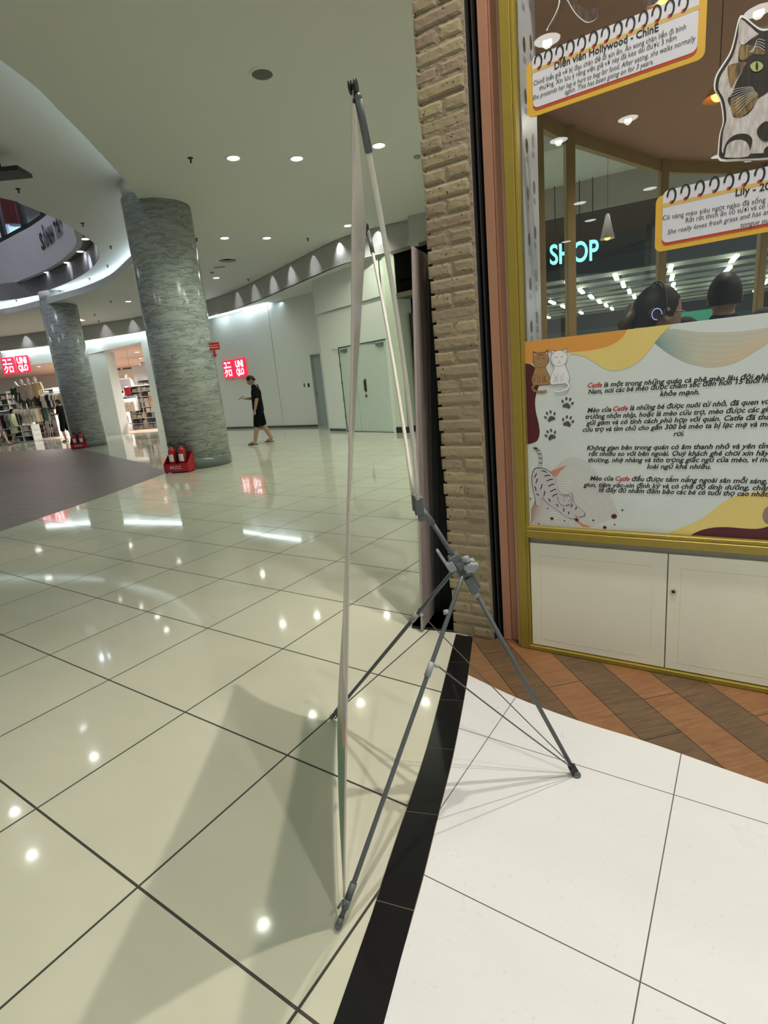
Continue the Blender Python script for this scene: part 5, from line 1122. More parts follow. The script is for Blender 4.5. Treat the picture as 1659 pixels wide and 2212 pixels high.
def hair_mesh(mb, T, long=0, low=-.02, puff=1.0, fringe=.055):
    n, m = 26, 14; rows = []
    for i in range(m+1):
        row = []
        for j in range(n):
            b = 2*math.pi*j/n; fy = math.sin(b); zend = (fringe if fy > .35 else (low if fy > -.3 else low-.045)); zend = zend if fy <= .35 or fy > .6 else fringe-.03
            z = .126-(.126-zend)*(i/m)**1.25; t = max(0.0, 1-(z/.128)**2)**.5 if z > 0 else 1; nz_ = .004*noise.noise(Vector((b*4, i*.8, 1)))
            row.append(T(((.080*puff+nz_)*t*math.cos(b), (.102*puff+nz_)*t*fy-.004, z)))
        rows.append(row+[row[0]])
    old = mb.smooth; mb.smooth = True; mb.grid(rows); mb.smooth = old
def person(label, loc, rz, P, vox=.012, scale=1.0, tee=m_tee, short=m_tee, skinm=m_skin, hairm=m_hair, sleeve='short', legs='shorts', hairkw={}, shoe=None, skirt=None, extra=None, cat='person', name='person', grp=None):
    """P: joint positions in metres (x right, y ahead, z up), wearing a shirt and shorts"""
    t = thing(name, label, cat, loc, rz, grp); S_ = lambda p: np.array(p, float)*scale; g = lambda k: S_(P[k])
    J = ([], [], []); j, e, r = J; pel = g('pelvis'); j.append(tuple(pel)); r.append((.135*scale, .10*scale))
    bw = P.get('bw', 1.0)
    ch = chain(J, 0, [pel*.5+g('chest')*.5, g('chest'), g('neck'), g('neck')+np.array(P.get('nd', (0, .01, .06)))*scale], [(.115*bw*scale, .085*bw*scale), (.135*bw*scale, .095*bw*scale), .055*scale, .050*scale], 0)
    chest_i = 2
    for s_, q in ((-1, 'L'), (1, 'R')):
        sh, el, wr = g('sh'+q), g('el'+q), g('wr'+q); k = chain(J, 0, [sh, sh*.4+el*.6, el, el*.45+wr*.55, wr], [v*scale*P.get('aw', 1) for v in (.050, .042, .037, .034, .024)], chest_i); hd_ = P.get('hd'+q, wr-el); hand(J, k, wr, hd_, s_, P.get('curl'+q, .4), scale, P.get('pn'+q))
        hp, kn, an, to = g('hip'+q), g('kn'+q), g('an'+q), g('to'+q); chain(J, 0, [hp, hp*.45+kn*.55, kn, kn*.6+an*.4, an, an*.5+to*.5-np.array([0, 0, .02])*scale, to], [v*scale*P.get('lw', 1) for v in (.076, .068, .054, .052, .036, .036, .026)], 0)
    V, Fc = skin_mesh(*J, 1, 0, 1.0); mb = MB(); add_mesh(mb, V, Fc); T = head_mesh(mb, g('head'), scale*P.get('hs', 1), P.get('hyaw', 0), P.get('hpitch', 0)); b = mb.build('body', skinm, t, True); remesh(b, vox)
    # shirt
    J = ([], [], []); J[0].append(tuple(pel+np.array([0, 0, -.075*scale]))); J[2].append((.186*bw*scale, .128*bw*scale))
    chain(J, 0, [pel+np.array([0, 0, .10])*scale, pel*.5+g('chest')*.5+np.array([0, 0, .04])*scale, g('chest'), g('neck')-np.array([0, 0, .045])*scale], [(.165*bw*scale, .122*bw*scale), (.158*bw*scale, .115*bw*scale), (.168*bw*scale, .115*bw*scale), (.080*scale, .070*scale)], 0)
    for q in 'LR':
        sh, el = g('sh'+q), g('el'+q); wr = g('wr'+q)
        if sleeve == 'short': chain(J, 0, [sh, sh*.45+el*.55, sh*.18+el*.82], [.066*scale, .062*scale, .063*scale], 3)
        else: chain(J, 0, [sh, el, wr*.9+el*.1], [.066*scale, .052*scale, .042*scale], 3)
    V, Fc = skin_mesh(*J, 1, 0, 1.0); mb = MB(); add_mesh(mb, V, Fc); sb = mb.build('shirt', tee, t, True); remesh(sb, vox)
    mb = MB()
    if skirt is None:
        J = ([], [], []); J[0].append(tuple(pel+np.array([0, 0, .03*scale]))); J[2].append((.165*bw*scale, .120*bw*scale)); chain(J, 0, [pel-np.array([0, 0, .05])*scale], [(.168*bw*scale, .112*bw*scale)], 0)
        for q in 'LR':
            hp, kn, an = g('hip'+q), g('kn'+q), g('an'+q); fl = .5 if legs == 'hot' else .97
            if legs == 'long': chain(J, 0, [hp-np.array([0, 0, .03])*scale, kn, an+np.array([0, 0, .03])*scale], [.098*scale, .072*scale, .058*scale], 1)
            else: chain(J, 0, [hp-np.array([0, 0, .03])*scale, hp*(1-fl*.6)+kn*fl*.6, hp*(1-fl)+kn*fl], [.100*scale, .092*scale, .088*scale], 1)
        V, Fc = skin_mesh(*J, 1, 0, 1.0); add_mesh(mb, V, Fc); o = mb.build('shorts' if legs != 'long' else 'trousers', short, t, True); remesh(o, vox)
    else:
        pr = []
        for i in range(9):
            v = i/8; z = pel[2]+.10*scale-v*skirt*scale; rr_ = (.135+.14*v**.9)*scale; pr.append([np.array([pel[0]+rr_*(1+.10*v*math.sin(6*a))*math.cos(a), pel[1]+rr_*.85*(1+.10*v*math.sin(6*a))*math.sin(a), z]) for a in [2*math.pi*k/36 for k in range(37)]])
        mb.smooth = True; mb.grid(pr); mb.build('skirt', short, t, True)
    mb = MB(); hair_mesh(mb, T, **hairkw); mb.build('hair', hairm, t, True)
    if shoe is not None:
        for q in 'LR':
            an, to = g('an'+q), g('to'+q); d = (to-an)*np.array([1, 1, 0]); d /= np.linalg.norm(d); s_ = np.array([-d[1], d[0], 0]); heel = an-d*.05*scale; zb = to[2]-.028*scale
            F4 = lambda x, y, z: tuple(heel*np.array([1, 1, 0])+d*x*scale+s_*y*scale+np.array([0, 0, max(.002, an[2]-.085*scale)+z])); mb = MB()
            mb.rbox(-.01, -.042, 0, .235, .042, .016, .006, F4); mb.tube([F4(.13, -.045, .012), F4(.14, -.03, .055), F4(.145, 0, .066), F4(.14, .03, .055), F4(.13, .045, .012)], .012, 8); mb.build('sandal', shoe, t, True)
    if extra: extra(t, T, g)
    return t
BASE = dict(pelvis=(0, 0, .90), chest=(0, 0, 1.25), neck=(0, .0, 1.42), head=(0, .03, 1.545), shL=(-.185, 0, 1.37), shR=(.185, 0, 1.37), elL=(-.235, -.02, 1.10), elR=(.235, -.02, 1.10), wrL=(-.235, .04, .87), wrR=(.235, .04, .87),
            hipL=(-.09, 0, .86), hipR=(.09, 0, .86), knL=(-.095, .02, .47), knR=(.095, .02, .47), anL=(-.10, -.01, .085), anR=(.10, -.01, .085), toL=(-.11, .13, .035), toR=(.11, .13, .035))
def pose(**k): d = dict(BASE); d.update(k); return d
SANDAL = M('dark sandal', (.02, .015, .015), .6)
# the walking man, facing left, phone in the far hand
q = zp(567, 958)
wm = pose(head=(0, .075, 1.530), hpitch=.50, nd=(0, .035, .05), neck=(0, .012, 1.41), chest=(0, -.005, 1.24), elL=(-.245, -.035, 1.09), wrL=(-.235, .035, .86), curlL=.6, elR=(.235, .06, 1.10), wrR=(.10, .27, 1.115), hdR=(-.05, .1, .01), pnR=(-.3, 0, 1), curlR=.8,
          knL=(-.10, .07, .47), anL=(-.10, .17, .087), toL=(-.12, .31, .04), knR=(.095, -.05, .48), anR=(.10, -.20, .10), toR=(.11, -.07, .032), bw=1.06, lw=1.12, aw=1.15)
wman = person('man in black T-shirt and black shorts walking left and reading his phone', (q[0]+.02, q[1], 0), math.radians(93), wm, .0085, 1.02, shoe=SANDAL, hairkw=dict(low=.0, puff=1.03, fringe=.06))
ph = thing('smartphone', 'dark smartphone held out by the man in black', 'phone', wman.location)
Rz = np.array([[math.cos(math.radians(93)), -math.sin(math.radians(93)), 0], [math.sin(math.radians(93)), math.cos(math.radians(93)), 0], [0, 0, 1]]); pc = np.array([.075, .385, 1.165])
mb = MB(); mb.rbox(-.036, -.075, -.005, .036, .075, .005, .003, lambda x, y, z: tuple(np.array(wman.location)+Rz @ (pc+np.array([x, y*.92, y*-.45+z])))); mb.build('case', m_dk, ph)
mb = MB(); mb.quad(*[tuple(np.array(wman.location)+Rz @ (pc+np.array([x, y*.92, y*-.45+.0056]))) for x, y in ((-.032, -.07), (.032, -.07), (.032, .07), (-.032, .07))]); mb.build('screen', M('phone glass', (.02, .02, .025), .1), ph)
# shoppers at the far left
stride = dict(knL=(-.09, .10, .48), anL=(-.09, .18, .09), toL=(-.10, .31, .04), knR=(.09, -.06, .48), anR=(.09, -.24, .13), toR=(.09, -.12, .035))
m_maroon = M('dark maroon top', (.07, .012, .018), .8); m_denim = M('denim', (.10, .13, .19), .8); m_floral = M('pale green floral cloth', (.42, .46, .28), .8, nz=(26, .5)); m_skinl = M('light skin', (.52, .34, .26), .55)
q = zp(9, 963)
def bagx(t, T, g): mb = MB(); P = [g('shL')+np.array([.02, -.10, .04]), g('chest')+np.array([.0, -.135, -.05]), g('pelvis')+np.array([.17, -.08, .06])]; mb.tube(crom(P, 5), .011, 6); mb.build('bag_strap', M('tan strap', (.5, .38, .3), .6), t, True)
def ponyx(t, T, g): mb = MB(); mb.tube([T(p) for p in ((0, -.09, .04), (0, -.13, .0), (0, -.125, -.10), (0, -.10, -.22))], [.03, .035, .032, .012], 10); mb.build('ponytail', m_hair, t, True)
person('woman in a dark maroon top and denim shorts walking right at the left edge', (q[0], q[1], 0), math.radians(-60), pose(**stride, hpitch=.1), .012, .97, m_maroon, m_denim, m_skinl, legs='hot', hairkw=dict(low=-.05, puff=1.06), shoe=SANDAL, extra=bagx)
q = zp(42, 956)
def longhair(t, T, g): mb = MB(); mb.smooth = True; mb.grid([[T((.078*math.sin(a), -.06-.05*math.cos(a)-.02*v, .04-.34*v)) for a in [math.pi*(-.5+k/10) for k in range(11)]] for v in [i/6 for i in range(7)]]); mb.build('long_hair', m_hair, t, True)
person('woman with long black hair in a pale green floral dress at far left', (q[0], q[1], 0), math.radians(-75), pose(**stride), .012, .93, m_floral, m_floral, m_skinl, sleeve='long', hairkw=dict(low=-.05, puff=1.06), skirt=.52, shoe=M('light sandal', (.5, .45, .4), .5), extra=longhair)
q = zp(142, 954)
person('man in black clothes half hidden behind the farther marble column', (q[0]+.08, q[1], 0), math.radians(98), pose(elL=(-.24, .03, 1.10), wrL=(-.18, .24, 1.12), knL=(-.09, .05, .47), knR=(.09, -.08, .49), anR=(.09, -.24, .13), toR=(.09, -.14, .04)), .012, 1.03, m_tee, m_tee, m_skin, hairkw=dict(low=.0), shoe=SANDAL)
# the two people inside the cafe
q = dp(1398, 683, 2.88)
wo_s = 1.0; hz0 = q[2]
def wox(t, T, g):
    mb = MB(); P = [T((x, y, z)) for x, y, z in ((-.03, -.10, .03), (0, -.125, -.01), (0, -.15, -.05), (0, -.145, -.12), (0, -.12, -.20))]; mb.tube(P, [.022, .030, .028, .022, .010], 12); mb.build('ponytail', M('brown hair', (.05, .035, .02), .5), t, True)
    mb = MB(); mb.smooth = True
    A = [T((.090*math.cos(a), -.02, .012+.122*math.sin(a))) for a in [math.radians(x) for x in range(-10, 191, 12)]]; mb.tube(A, .005, 8)
    for sx in (-1, 1): mb.tube([T((sx*.078, -.065, -.01)), T((sx*.098, -.065, -.01))], .030, 18)
    mb.build('headphones', m_dk, t, True)
    mb = MB(); P = [T((.100, -.065+.022*math.cos(a), -.01+.022*math.sin(a))) for a in [2*math.pi*i/18 for i in range(15)]]; mb.tube(P, .0018, 6); mb.build('headphone_ring', M('lit ring', (.3, .3, .5), .4, emit=(.45, .5, .9), es=.8), t, True)
    mb = MB(); mb.rbox(-.06, -.10, -.20, -.02, -.09, -.17, .003, lambda x, y, z: tuple(T((x, y, z)))); mb.rbox(.02, -.09, -.185, .085, -.07, -.165, .003, lambda x, y, z: tuple(T((x, y, z)))); mb.build('collar_light', M('violet light', (.5, .5, 1), .4, emit=(.38, .38, 1), es=1.3), t, True)
    mb = MB()
    for sx in (-1, 1): mb.tube([T((sx*.074, .0, .012)), T((sx*.068, .07, .014)), T((sx*.05, .098, .012))], .0018, 6)
    mb.build('spectacles', M('clear frame', (.5, .5, .55), .2), t, True)
s_ = (hz0+.0)/1.545
person('woman with tied dark hair and headphones looking down inside the cafe', (q[0], q[1], 0), math.radians(-84), pose(head=(0, .05, 1.545), hpitch=.12, hs=1.12), .0085, s_, M('dark top', (.02, .02, .028), .8), m_tee, M('tan skin', (.36, .20, .14), .5), legs='long', hairkw=dict(low=-.012, puff=1.05, fringe=.068), shoe=SANDAL, extra=wox)
q = dp(1565, 640, 3.75); s_ = q[2]/1.545
person('man with short black hair in a dark shirt seen from behind inside the cafe', (q[0], q[1], 0), math.radians(-25), pose(head=(0, .01, 1.545), bw=1.0, shL=(-.185, 0, 1.40), shR=(.185, 0, 1.40), neck=(0, 0, 1.45)), .0085, s_, M('dark navy shirt', (.018, .022, .03), .85), m_tee, m_skin, legs='long', hairkw=dict(low=-.005, puff=1.05, fringe=.05), shoe=SANDAL)

# ================================================================== CLOTHES STORE
mb = MB(); mb.slab([[(-24, 26.6), (-16.1, 25.4), (-12, 24.7), (-8.6, 23.2), (-6.0, 22.2), (-4, 36), (-30, 41)]], .0, .004); struct(mb.build('floor', M('pink oak floor', (.42, .27, .19), .35)))
mb = MB(); mb.wall([(-28, 39), (-3.5, 35.0)], 0, 3.64, .2); mb.wall([(-6.2, 35.3), (-6.0, 21.4)], 0, 4.0, .2); struct(mb.build('wall_store', m_wallw))
mb = MB(); mb.poly([[(-28, 27.5), (-16.1, 25.3), (-12, 24.6), (-9.1, 23.4), (-5.9, 21.4), (-5.9, 35.4), (-28, 39.2)]], 3.62, False); struct(mb.build('ceiling', M('pinkish store ceiling', (.60, .50, .45), .8)))
def garment_proto(name, label, c, long=.62):
    t = thing(name, label, 'garment', (0, 0, 0), 0, None); mb = MB(); mb.smooth = True; n = 14; P = []
    for i in range(9):
        v = i/8; z = -.03-v*long; hw = (.20 if v > .12 else .06+.14*v/.12)*(1+.06*v); dpt = .028+.018*v; P.append([(dpt*math.cos(a)*(1+.25*math.sin(5*a+i)), hw*math.sin(a), z+(-.012*abs(math.sin(a)) if i == 0 else 0)) for a in [2*math.pi*k/n for k in range(n+1)]])
    for s_ in (-1, 1): mb.tube([(0, s_*.15, -.06), (0, s_*.22, -.20), (0.01, s_*.235, -.33)], [.035, .032, .030], 8)
    mb.grid(P); mb.build('cloth', M(name+' cloth', c, .85), t, True); mb = MB(); mb.tube([(0, -.17, -.06), (0, 0, -.01), (0, .17, -.06)], .006, 6); mb.tube([(0, 0, -.01), (0, 0, .03), (.02, 0, .05)], .003, 6); mb.build('hanger', m_greyl, t, True); return t
GC = [('white shirt', (.75, .72, .66)), ('cream shirt', (.66, .56, .42)), ('pale blue shirt', (.42, .50, .58)), ('black shirt', (.015, .015, .018)), ('beige shirt', (.52, .44, .34)), ('grey shirt', (.25, .25, .26)), ('dark green shirt', (.02, .06, .045)), ('red shirt', (.45, .02, .03))]
protos = {}
def rail(px, py, D, z, wd, colours, where, rot=0.0, seed=1, long=.62):
    D += 4.0 if px < 130 else 2.0; q = dp(px, py, D); ra = random.Random(seed)
    t = thing('clothes_rail', 'steel clothes rail with hanging tops %s' % where, 'rail', (q[0], q[1], 0), rot)
    mb = MB(); mb.tube([(-wd/2, 0, z+.04), (wd/2, 0, z+.04)], .014, 8)
    for sx in (-1, 1): mb.tube([(sx*wd/2, 0, 0), (sx*wd/2, 0, z+.04)], .014, 8); mb.tube([(sx*wd/2, -.25, .015), (sx*wd/2, .25, .015)], .014, 8)
    mb.build('frame', m_greyl, t, True); n = int(wd/.075); x = -wd/2+.05; i = 0; cnt = {}
    while x < wd/2-.03:
        c = colours[(i*len(colours))//n if ra.random() < .7 else ra.randrange(len(colours))] if i < n else colours[-1]
        gx, gy = q[0]+x*math.cos(rot), q[1]+x*math.sin(rot); cnt[c] = cnt.get(c, 0)+1; lab = '%s %s from left, rail %s' % (ORD[cnt[c]-1], GC[c][0], where)
        if c not in protos: o = protos[c] = garment_proto('hanging_shirt', lab, GC[c][1])
        else: o = copy_tree(protos[c])
        o.location = (gx, gy, z+ra.uniform(-.01, .01)); o.rotation_euler = (0, 0, rot+ra.uniform(-.15, .15)); o['label'] = lab; o['group'] = 'tops hanging on the rail '+where; x += .072; i += 1
rail(63, 912, 27.0, 1.50, 1.5, [4, 1, 0, 4, 0], 'under the mannequins', -.25, 2)
rail(89, 912, 27.0, 1.50, 1.0, [2, 5, 3, 6, 3], 'right of the rail under the mannequins', -.25, 3)
rail(104, 880, 28.5, 1.95, 1.5, [0, 0, 3, 3, 6, 0], 'behind the mannequins', -.25, 4)
rail(271, 890, 27.6, 1.55, 1.7, [0, 1, 0, 1, 0, 0], 'right of the white pillar', -.35, 5)
rail(350, 885, 26.5, 1.50, .9, [0, 0, 1], 'beside the nearest marble column', -.35, 6)
rail(300, 845, 31.5, 2.2, 2.6, [2, 5, 2, 0, 2], 'high at the back of the store', -.25, 7)
rail(268, 915, 29.5, .95, 1.2, [0, 5, 0], 'low behind the white pillar', -.35, 8)
mfold = [M('folded cloth %d' % i, c, .9) for i, c in enumerate(((.7, .7, .68), (.03, .03, .035), (.62, .55, .45), (.25, .28, .33)))]
stack0 = None
def shelf_unit(px, py, D, wd, hh, where, rot, seed, nsh=6, cols_=((.7, .7, .68), (.03, .03, .035), (.62, .55, .45), (.25, .28, .33))):
    global stack0
    D += 4.2 if px < 130 else 2.2; q = dp(px, py, D); ra = random.Random(seed); t = thing('store_shelf', 'white shelf unit of folded clothes %s' % where, 'shelf', (q[0], q[1], 0), rot)
    mb = MB(); mb.box(-wd/2, .22, 0, wd/2, .24, hh)
    for sx in (-wd/2, 0, wd/2-.03): mb.box(sx, -.22, 0, sx+.03, .22, hh)
    for i in range(nsh+1): mb.box(-wd/2, -.22, hh*i/nsh*.96+.02, wd/2, .22, hh*i/nsh*.96+.045)
    mb.build('frame', m_wallw, t, True)
    for i in range(nsh):
        x = -wd/2+.20; q_ = 0
        while x < wd/2-.12:
            c = ra.randrange(len(cols_)); h = ra.uniform(.10, .20); zz = hh*i/nsh*.96+.047; lx, ly = q[0]+x*math.cos(rot), q[1]+x*math.sin(rot)
            mb = MB(); z = 0
            while z < h: mb.rbox(-.13, -.17, z, .13, .17, z+.03, .008); z += .031
            o = mb.build('folded_clothes', mfold[c]); o.location = (lx, ly, zz); o.rotation_euler = (0, 0, rot)
            tag(o, '%s folded stack, %s in %s row, shelf %s' % (('white', 'black', 'beige', 'dark grey')[c], ORD[q_], ORD[i], where), 'clothes', 'folded stacks on the shelf unit '+where); x += .30; q_ += 1
shelf_unit(110, 925, 28.2, 1.3, 1.35, 'left of the farther column', -.25, 11)
shelf_unit(318, 895, 27.0, 1.7, 2.1, 'right of the white pillar', -.35, 12, 8)
shelf_unit(258, 850, 31, 1.6, 2.4, 'behind the white pillar', -.35, 14, 7)
shelf_unit(56, 935, 26.0, 1.2, .75, 'low at the left of the store', -.25, 13, 3)
shelf_unit(8, 905, 29, 1.6, 1.5, 'behind the two women at far left', -.25, 15, 5)
rail(20, 915, 27.0, 1.35, 1.2, [0, 3, 5, 3], 'behind the two women', -.25, 21)
rail(118, 865, 26.5, 2.1, 1.4, [0, 3, 0, 4], 'high left of the farther column', -.25, 22)
rail(250, 858, 31.5, 1.9, 1.6, [0, 2, 0, 3], 'behind the price board', -.3, 23)
shelf_unit(85, 850, 31.5, 2.2, 2.5, 'at the back behind the mannequins', -.2, 31, 8)
shelf_unit(20, 850, 31.5, 2.2, 2.5, 'at the back at far left', -.2, 32, 8)
shelf_unit(340, 850, 30, 2.0, 2.5, 'at the back beside the tall poster', -.3, 33, 8)
def mannequin(px, py, D, label, top, bot, rot, pod=.55):
    D += 4.4 if px < 130 else 1.5; q = dp(px, py, D); zt = q[2]+.05; m_man = M('glossy white mannequin', (.72, .74, .72), .3)
    t = person(label, (q[0], q[1], zt-1.81), rot, pose(wrL=(-.27, .03, .86), wrR=(.27, .03, .86)), .014, 1.1, top, bot, m_man, m_man, legs='long', hairkw=dict(low=.06, puff=.99, fringe=.10), cat='mannequin', name='mannequin')
    mb = MB(); mb.lathe([(.16, -(zt-1.81)+.004), (.16, -(zt-1.81)+.02), (.025, -(zt-1.81)+.03), (.025, .0)], (0, 0, 0), 20); mb.build('stand', m_steel, t, True)
mannequin(33, 828, 28.2, 'mannequin in dark green top and white trousers, leftmost of the four', M('dark green top', (.03, .07, .06), .85), M('white trousers', (.68, .67, .64), .85), math.radians(200))
mannequin(45, 823, 28.0, 'mannequin in light grey T-shirt and dark shorts, second from the left', M('light grey tee', (.50, .49, .44), .85), M('dark shorts', (.06, .06, .06), .85), math.radians(190))
mannequin(59, 820, 27.8, 'mannequin in off-white T-shirt and grey shorts, third from the left', M('off white tee', (.66, .62, .54), .85), M('grey green shorts', (.10, .10, .09), .85), math.radians(185))
mannequin(75, 817, 27.6, 'mannequin in pale yellow shirt and black skirt, rightmost of the four', M('pale yellow shirt', (.68, .62, .34), .85), M('black skirt', (.015, .015, .015), .85), math.radians(175))
mannequin(274, 812, 30.5, 'white mannequin in white and blue clothes behind the pillar in the store', M('white blue tee', (.62, .66, .74), .85), M('white trousers 2', (.6, .6, .6), .85), math.radians(180))
for (px, py, D, w, h, c, lb) in ((262, 830, 30, 1.2, .5, (.78, .80, .84), 'white price board standing over the rails right of the pillar'), (326, 812, 33, 1.0, 1.6, (.70, .68, .76), 'tall white poster with faint lines at the back of the store'), (327, 862, 26.8, .25, .22, (.80, .25, .18), 'small red price card on the shelf right of the pillar'), (303, 806, 33, .9, .8, (.8, .82, .82), 'white back wall picture board beside the tall poster'), (276, 845, 29.5, .38, .35, (.40, .01, .02), 'dark red bag hanging in the store right of the pillar')):
    q = dp(px, py, D); mb = MB(); mb.rbox(-w/2, -.02, -h/2, w/2, .02, h/2, .008); o = mb.build('hanging_bag' if 'bag' in lb else 'store_poster', M('store card', c, .6, nz=(12, .08))); o.location = Vector(q); o.rotation_euler = (0, 0, -.3); tag(o, lb, 'bag' if 'bag' in lb else 'poster')
t = thing('hanging_text_sign', 'small dark letter strip hanging under the store ceiling right of the white pillar', 'sign', dp(263, 797, 27)); q = dp(263, 797, 27)
mb = MB()
for k in range(9):
    if k == 4: continue
    mb.box(q[0]-.42+.095*k, q[1], q[2]-.04, q[0]-.42+.095*k+.07, q[1]+.02, q[2]+.04)
mb.build('letter_strip', m_dk, t)
mb = MB(); mb.tube([(q[0]-.35, q[1]+.01, q[2]+.04), (q[0]-.35, q[1]+.01, 3.61)], .004, 6); mb.tube([(q[0]+.35, q[1]+.01, q[2]+.04), (q[0]+.35, q[1]+.01, 3.61)], .004, 6); mb.build('wire', m_dk, t)

# ================================================================== CEILING FITTINGS AND LAMPS
def lamp_obj(kind, name, loc, energy, color, parent=None, target=None, **k):
    L = bpy.data.lights.new(name, kind); L.energy = energy; L.color = color
    for a, v in k.items(): setattr(L, a, v)
    o = bpy.data.objects.new(name, L); COL.objects.link(o); loc = Vector(loc)
    o.rotation_euler = ((Vector(target)-loc).to_track_quat('-Z', 'Y').to_euler() if target is not None else (0, 0, 0)); o.location = loc-(wloc(parent) if parent else Vector((0, 0, 0))); o.parent = parent; return o
dl_proto = {}
def downlight(x, y, z, energy, color, label, group=None, r=.098, spot=150, rad=.05, es=1, key='a', lit=True):
    if key not in dl_proto:
        t = thing('ceiling_light', label, 'light', (x, y, z)); mb = MB(); mb.lathe([(r*.86, -.002), (r*.9, -.010), (r*1.18, -.012), (r*1.22, -.001)], (0, 0, 0), 28, True, False); mb.build('trim_ring', m_trim, t, True)
        mb = MB(); P = [(r*.88*math.cos(2*math.pi*i/24), r*.88*math.sin(2*math.pi*i/24), -.004) for i in range(24)]; k = mb.vadd(P); mb.face([k+i for i in range(24)][::-1]); mb.build('lens', m_lamp, t, True); dl_proto[key] = t
    else: t = copy_tree(dl_proto[key]) if lit is not None else None; t.location = (x, y, z)
    t['label'] = label
    if group: t['group'] = group
    if energy: sp = lamp_obj('SPOT', 'lamp', (x, y, z-.03), energy, color, None, None, spot_size=math.radians(spot), spot_blend=.9, shadow_soft_size=rad)
    return t
named = [((504, 341), 'round downlight in the ceiling, left of the pair above the marble column'), ((641, 342), 'round downlight in the ceiling, right of the pair left of the banner'), ((818, 314), 'round downlight in the ceiling just right of the banner top'), ((485, 514), 'round downlight right of the nearest column top, left of a pair'), ((576, 514), 'round downlight right of the nearest column top, right of a pair'), ((752, 487), 'round downlight beside the banner edge near the scalloped fascia'), ((467, 600), 'round downlight right of the nearest column below the round air vent'), ((277, 651), 'round downlight between the two marble columns'), ((172, 690), 'round downlight just right of the farther marble column')]
for (p, lb) in named:
    q = zp(*p, H1); downlight(q[0], q[1], H1, P_DOWN*(1.55 if q[1] < 10 else 1.1), GREENISH, lb)
q = refl(570, 2000, H1); downlight(q[0], q[1], H1, P_DOWN*.35, GREENISH, 'round downlight just outside the view, left of the camera')
rest = [np.array(p) for p in ((-2.64, -.74), (-4.66, -2.72), (-3.85, -3.25), (-6.2, -6.5), (-7.2, -5.6), (-8.3, -7.0), (-1.66, -2.6), (-4.6, -7.2), (-4.6, -6.3), (-10.2, -8.0), (2.2, 9.2), (2.4, 5.6), (2.6, 11.6), (-10.9, 22.1), (-15.2, 22.8), (-12.3, 18.6), (1.8, -1.5), (.6, -4.8), (-3.2, -9.5))]
for i, q in enumerate(rest): downlight(q[0], q[1], H1, P_DOWN*(2.1 if q[0] > 0 and q[1] < 0 else .75 if q[1] > -5 else .5), (1, 1, .93) if q[0] > 0 and q[1] < 0 else GREENISH, 'round downlight in the flat ceiling behind or beside the camera', 'downlights out of the view', .15, key='b')  # the two at right behind the camera are raised as added front light
for p in ((204, 1637), (33, 1756), (70, 1850), (10, 1650)):
    q = refl(*p, H2); 
    if q[0] > -6.9: downlight(q[0], q[1], H2, P_DOWN*.45, (.92, .97, 1), 'round downlight in the raised ceiling left of the view', 'downlights of the raised ceiling')
for p, lb in (((184, 516), 'topmost small downlight in the green grey soffit by the black letters'), ((173, 543), 'second small downlight from the top in the green grey soffit'), ((145, 567), 'third small downlight from the top in the green grey soffit'), ((102, 588), 'lowest small downlight in the green grey soffit by the black letters')):
    q = zp(*p, H3); downlight(q[0], q[1], H3, 8, (.9, .95, 1), lb, None, .1)
# bright warm lamps over the shop front
for x, y, e, lb in ((1.24, 1.41, P_WARM, 'bright warm downlight over the cafe front, nearer the camera'), (.70, 1.68, P_WARM2, 'bright warm downlight over the cafe front, nearer the pillar')):
    t = downlight(x, y, H1, 0, WARM, lb)
    lamp_obj('SPOT', 'lamp', (x, y, H1-.03), e, WARM, None, (x-.12, y-.1, 0), spot_size=math.radians(88), spot_blend=.75, shadow_soft_size=.022)
# wall washers that draw the scallops on the grey fascia
m_can = M('washer can', (.6, .6, .58), .4)
w0 = None; wn = 0
for px, py, nm in ((34, 722, 0), (95, 714, 0), (208, 697, 0), (266, 688, 0), (370, 668, 0), (425, 655, 0), (502, 628, 0), (548, 611, 0), (595, 592, 0), (640, 572, 0), (684, 547, 0), (736, 520, 0), (813, 494, 0), (913, 472, 0)):
    q = zp(px, py, 4.52); d2 = np.array([q[0], q[1], 0]); d2 /= np.linalg.norm(d2)
    best = min(range(len(fas)-1), key=lambda i: np.linalg.norm(np.array(fas[i])-q[:2])); tg = np.array(fas[best+1])-np.array(fas[best]); tg /= np.linalg.norm(tg); nr = np.array([tg[1], -tg[0]]); nr = nr if nr @ q[:2] < 0 else -nr; base = np.array(fas[best])
    b0 = q[:2]-nr*((q[:2]-base) @ nr); c_ = b0+nr*.07
    if w0 is None:
        w0 = thing('wall_washer', 'small wall washer lamp over the grey fascia, leftmost of all', 'light', (c_[0], c_[1], H1), 0, 'wall washers of the grey fascia'); mb = MB(); mb.lathe([(.035, -.001), (.04, -.008), (.05, -.008), (.052, -.0005)], (0, 0, 0), 16, True, False); mb.build('trim_ring', m_can, w0, True); 
    else: o = copy_tree(w0); o.location = (c_[0], c_[1], H1); o['label'] = 'small wall washer lamp over the grey fascia, %s from the left' % ORD[wn]
    wn += 1
    lamp_obj('SPOT', 'lamp', (c_[0], c_[1], H1-.02), P_SCALLOP, (.92, .97, 1), None, (c_[0]-nr[0]*.03, c_[1]-nr[1]*.03, 4.0), spot_size=math.radians(96), spot_blend=1.0, shadow_soft_size=.01)
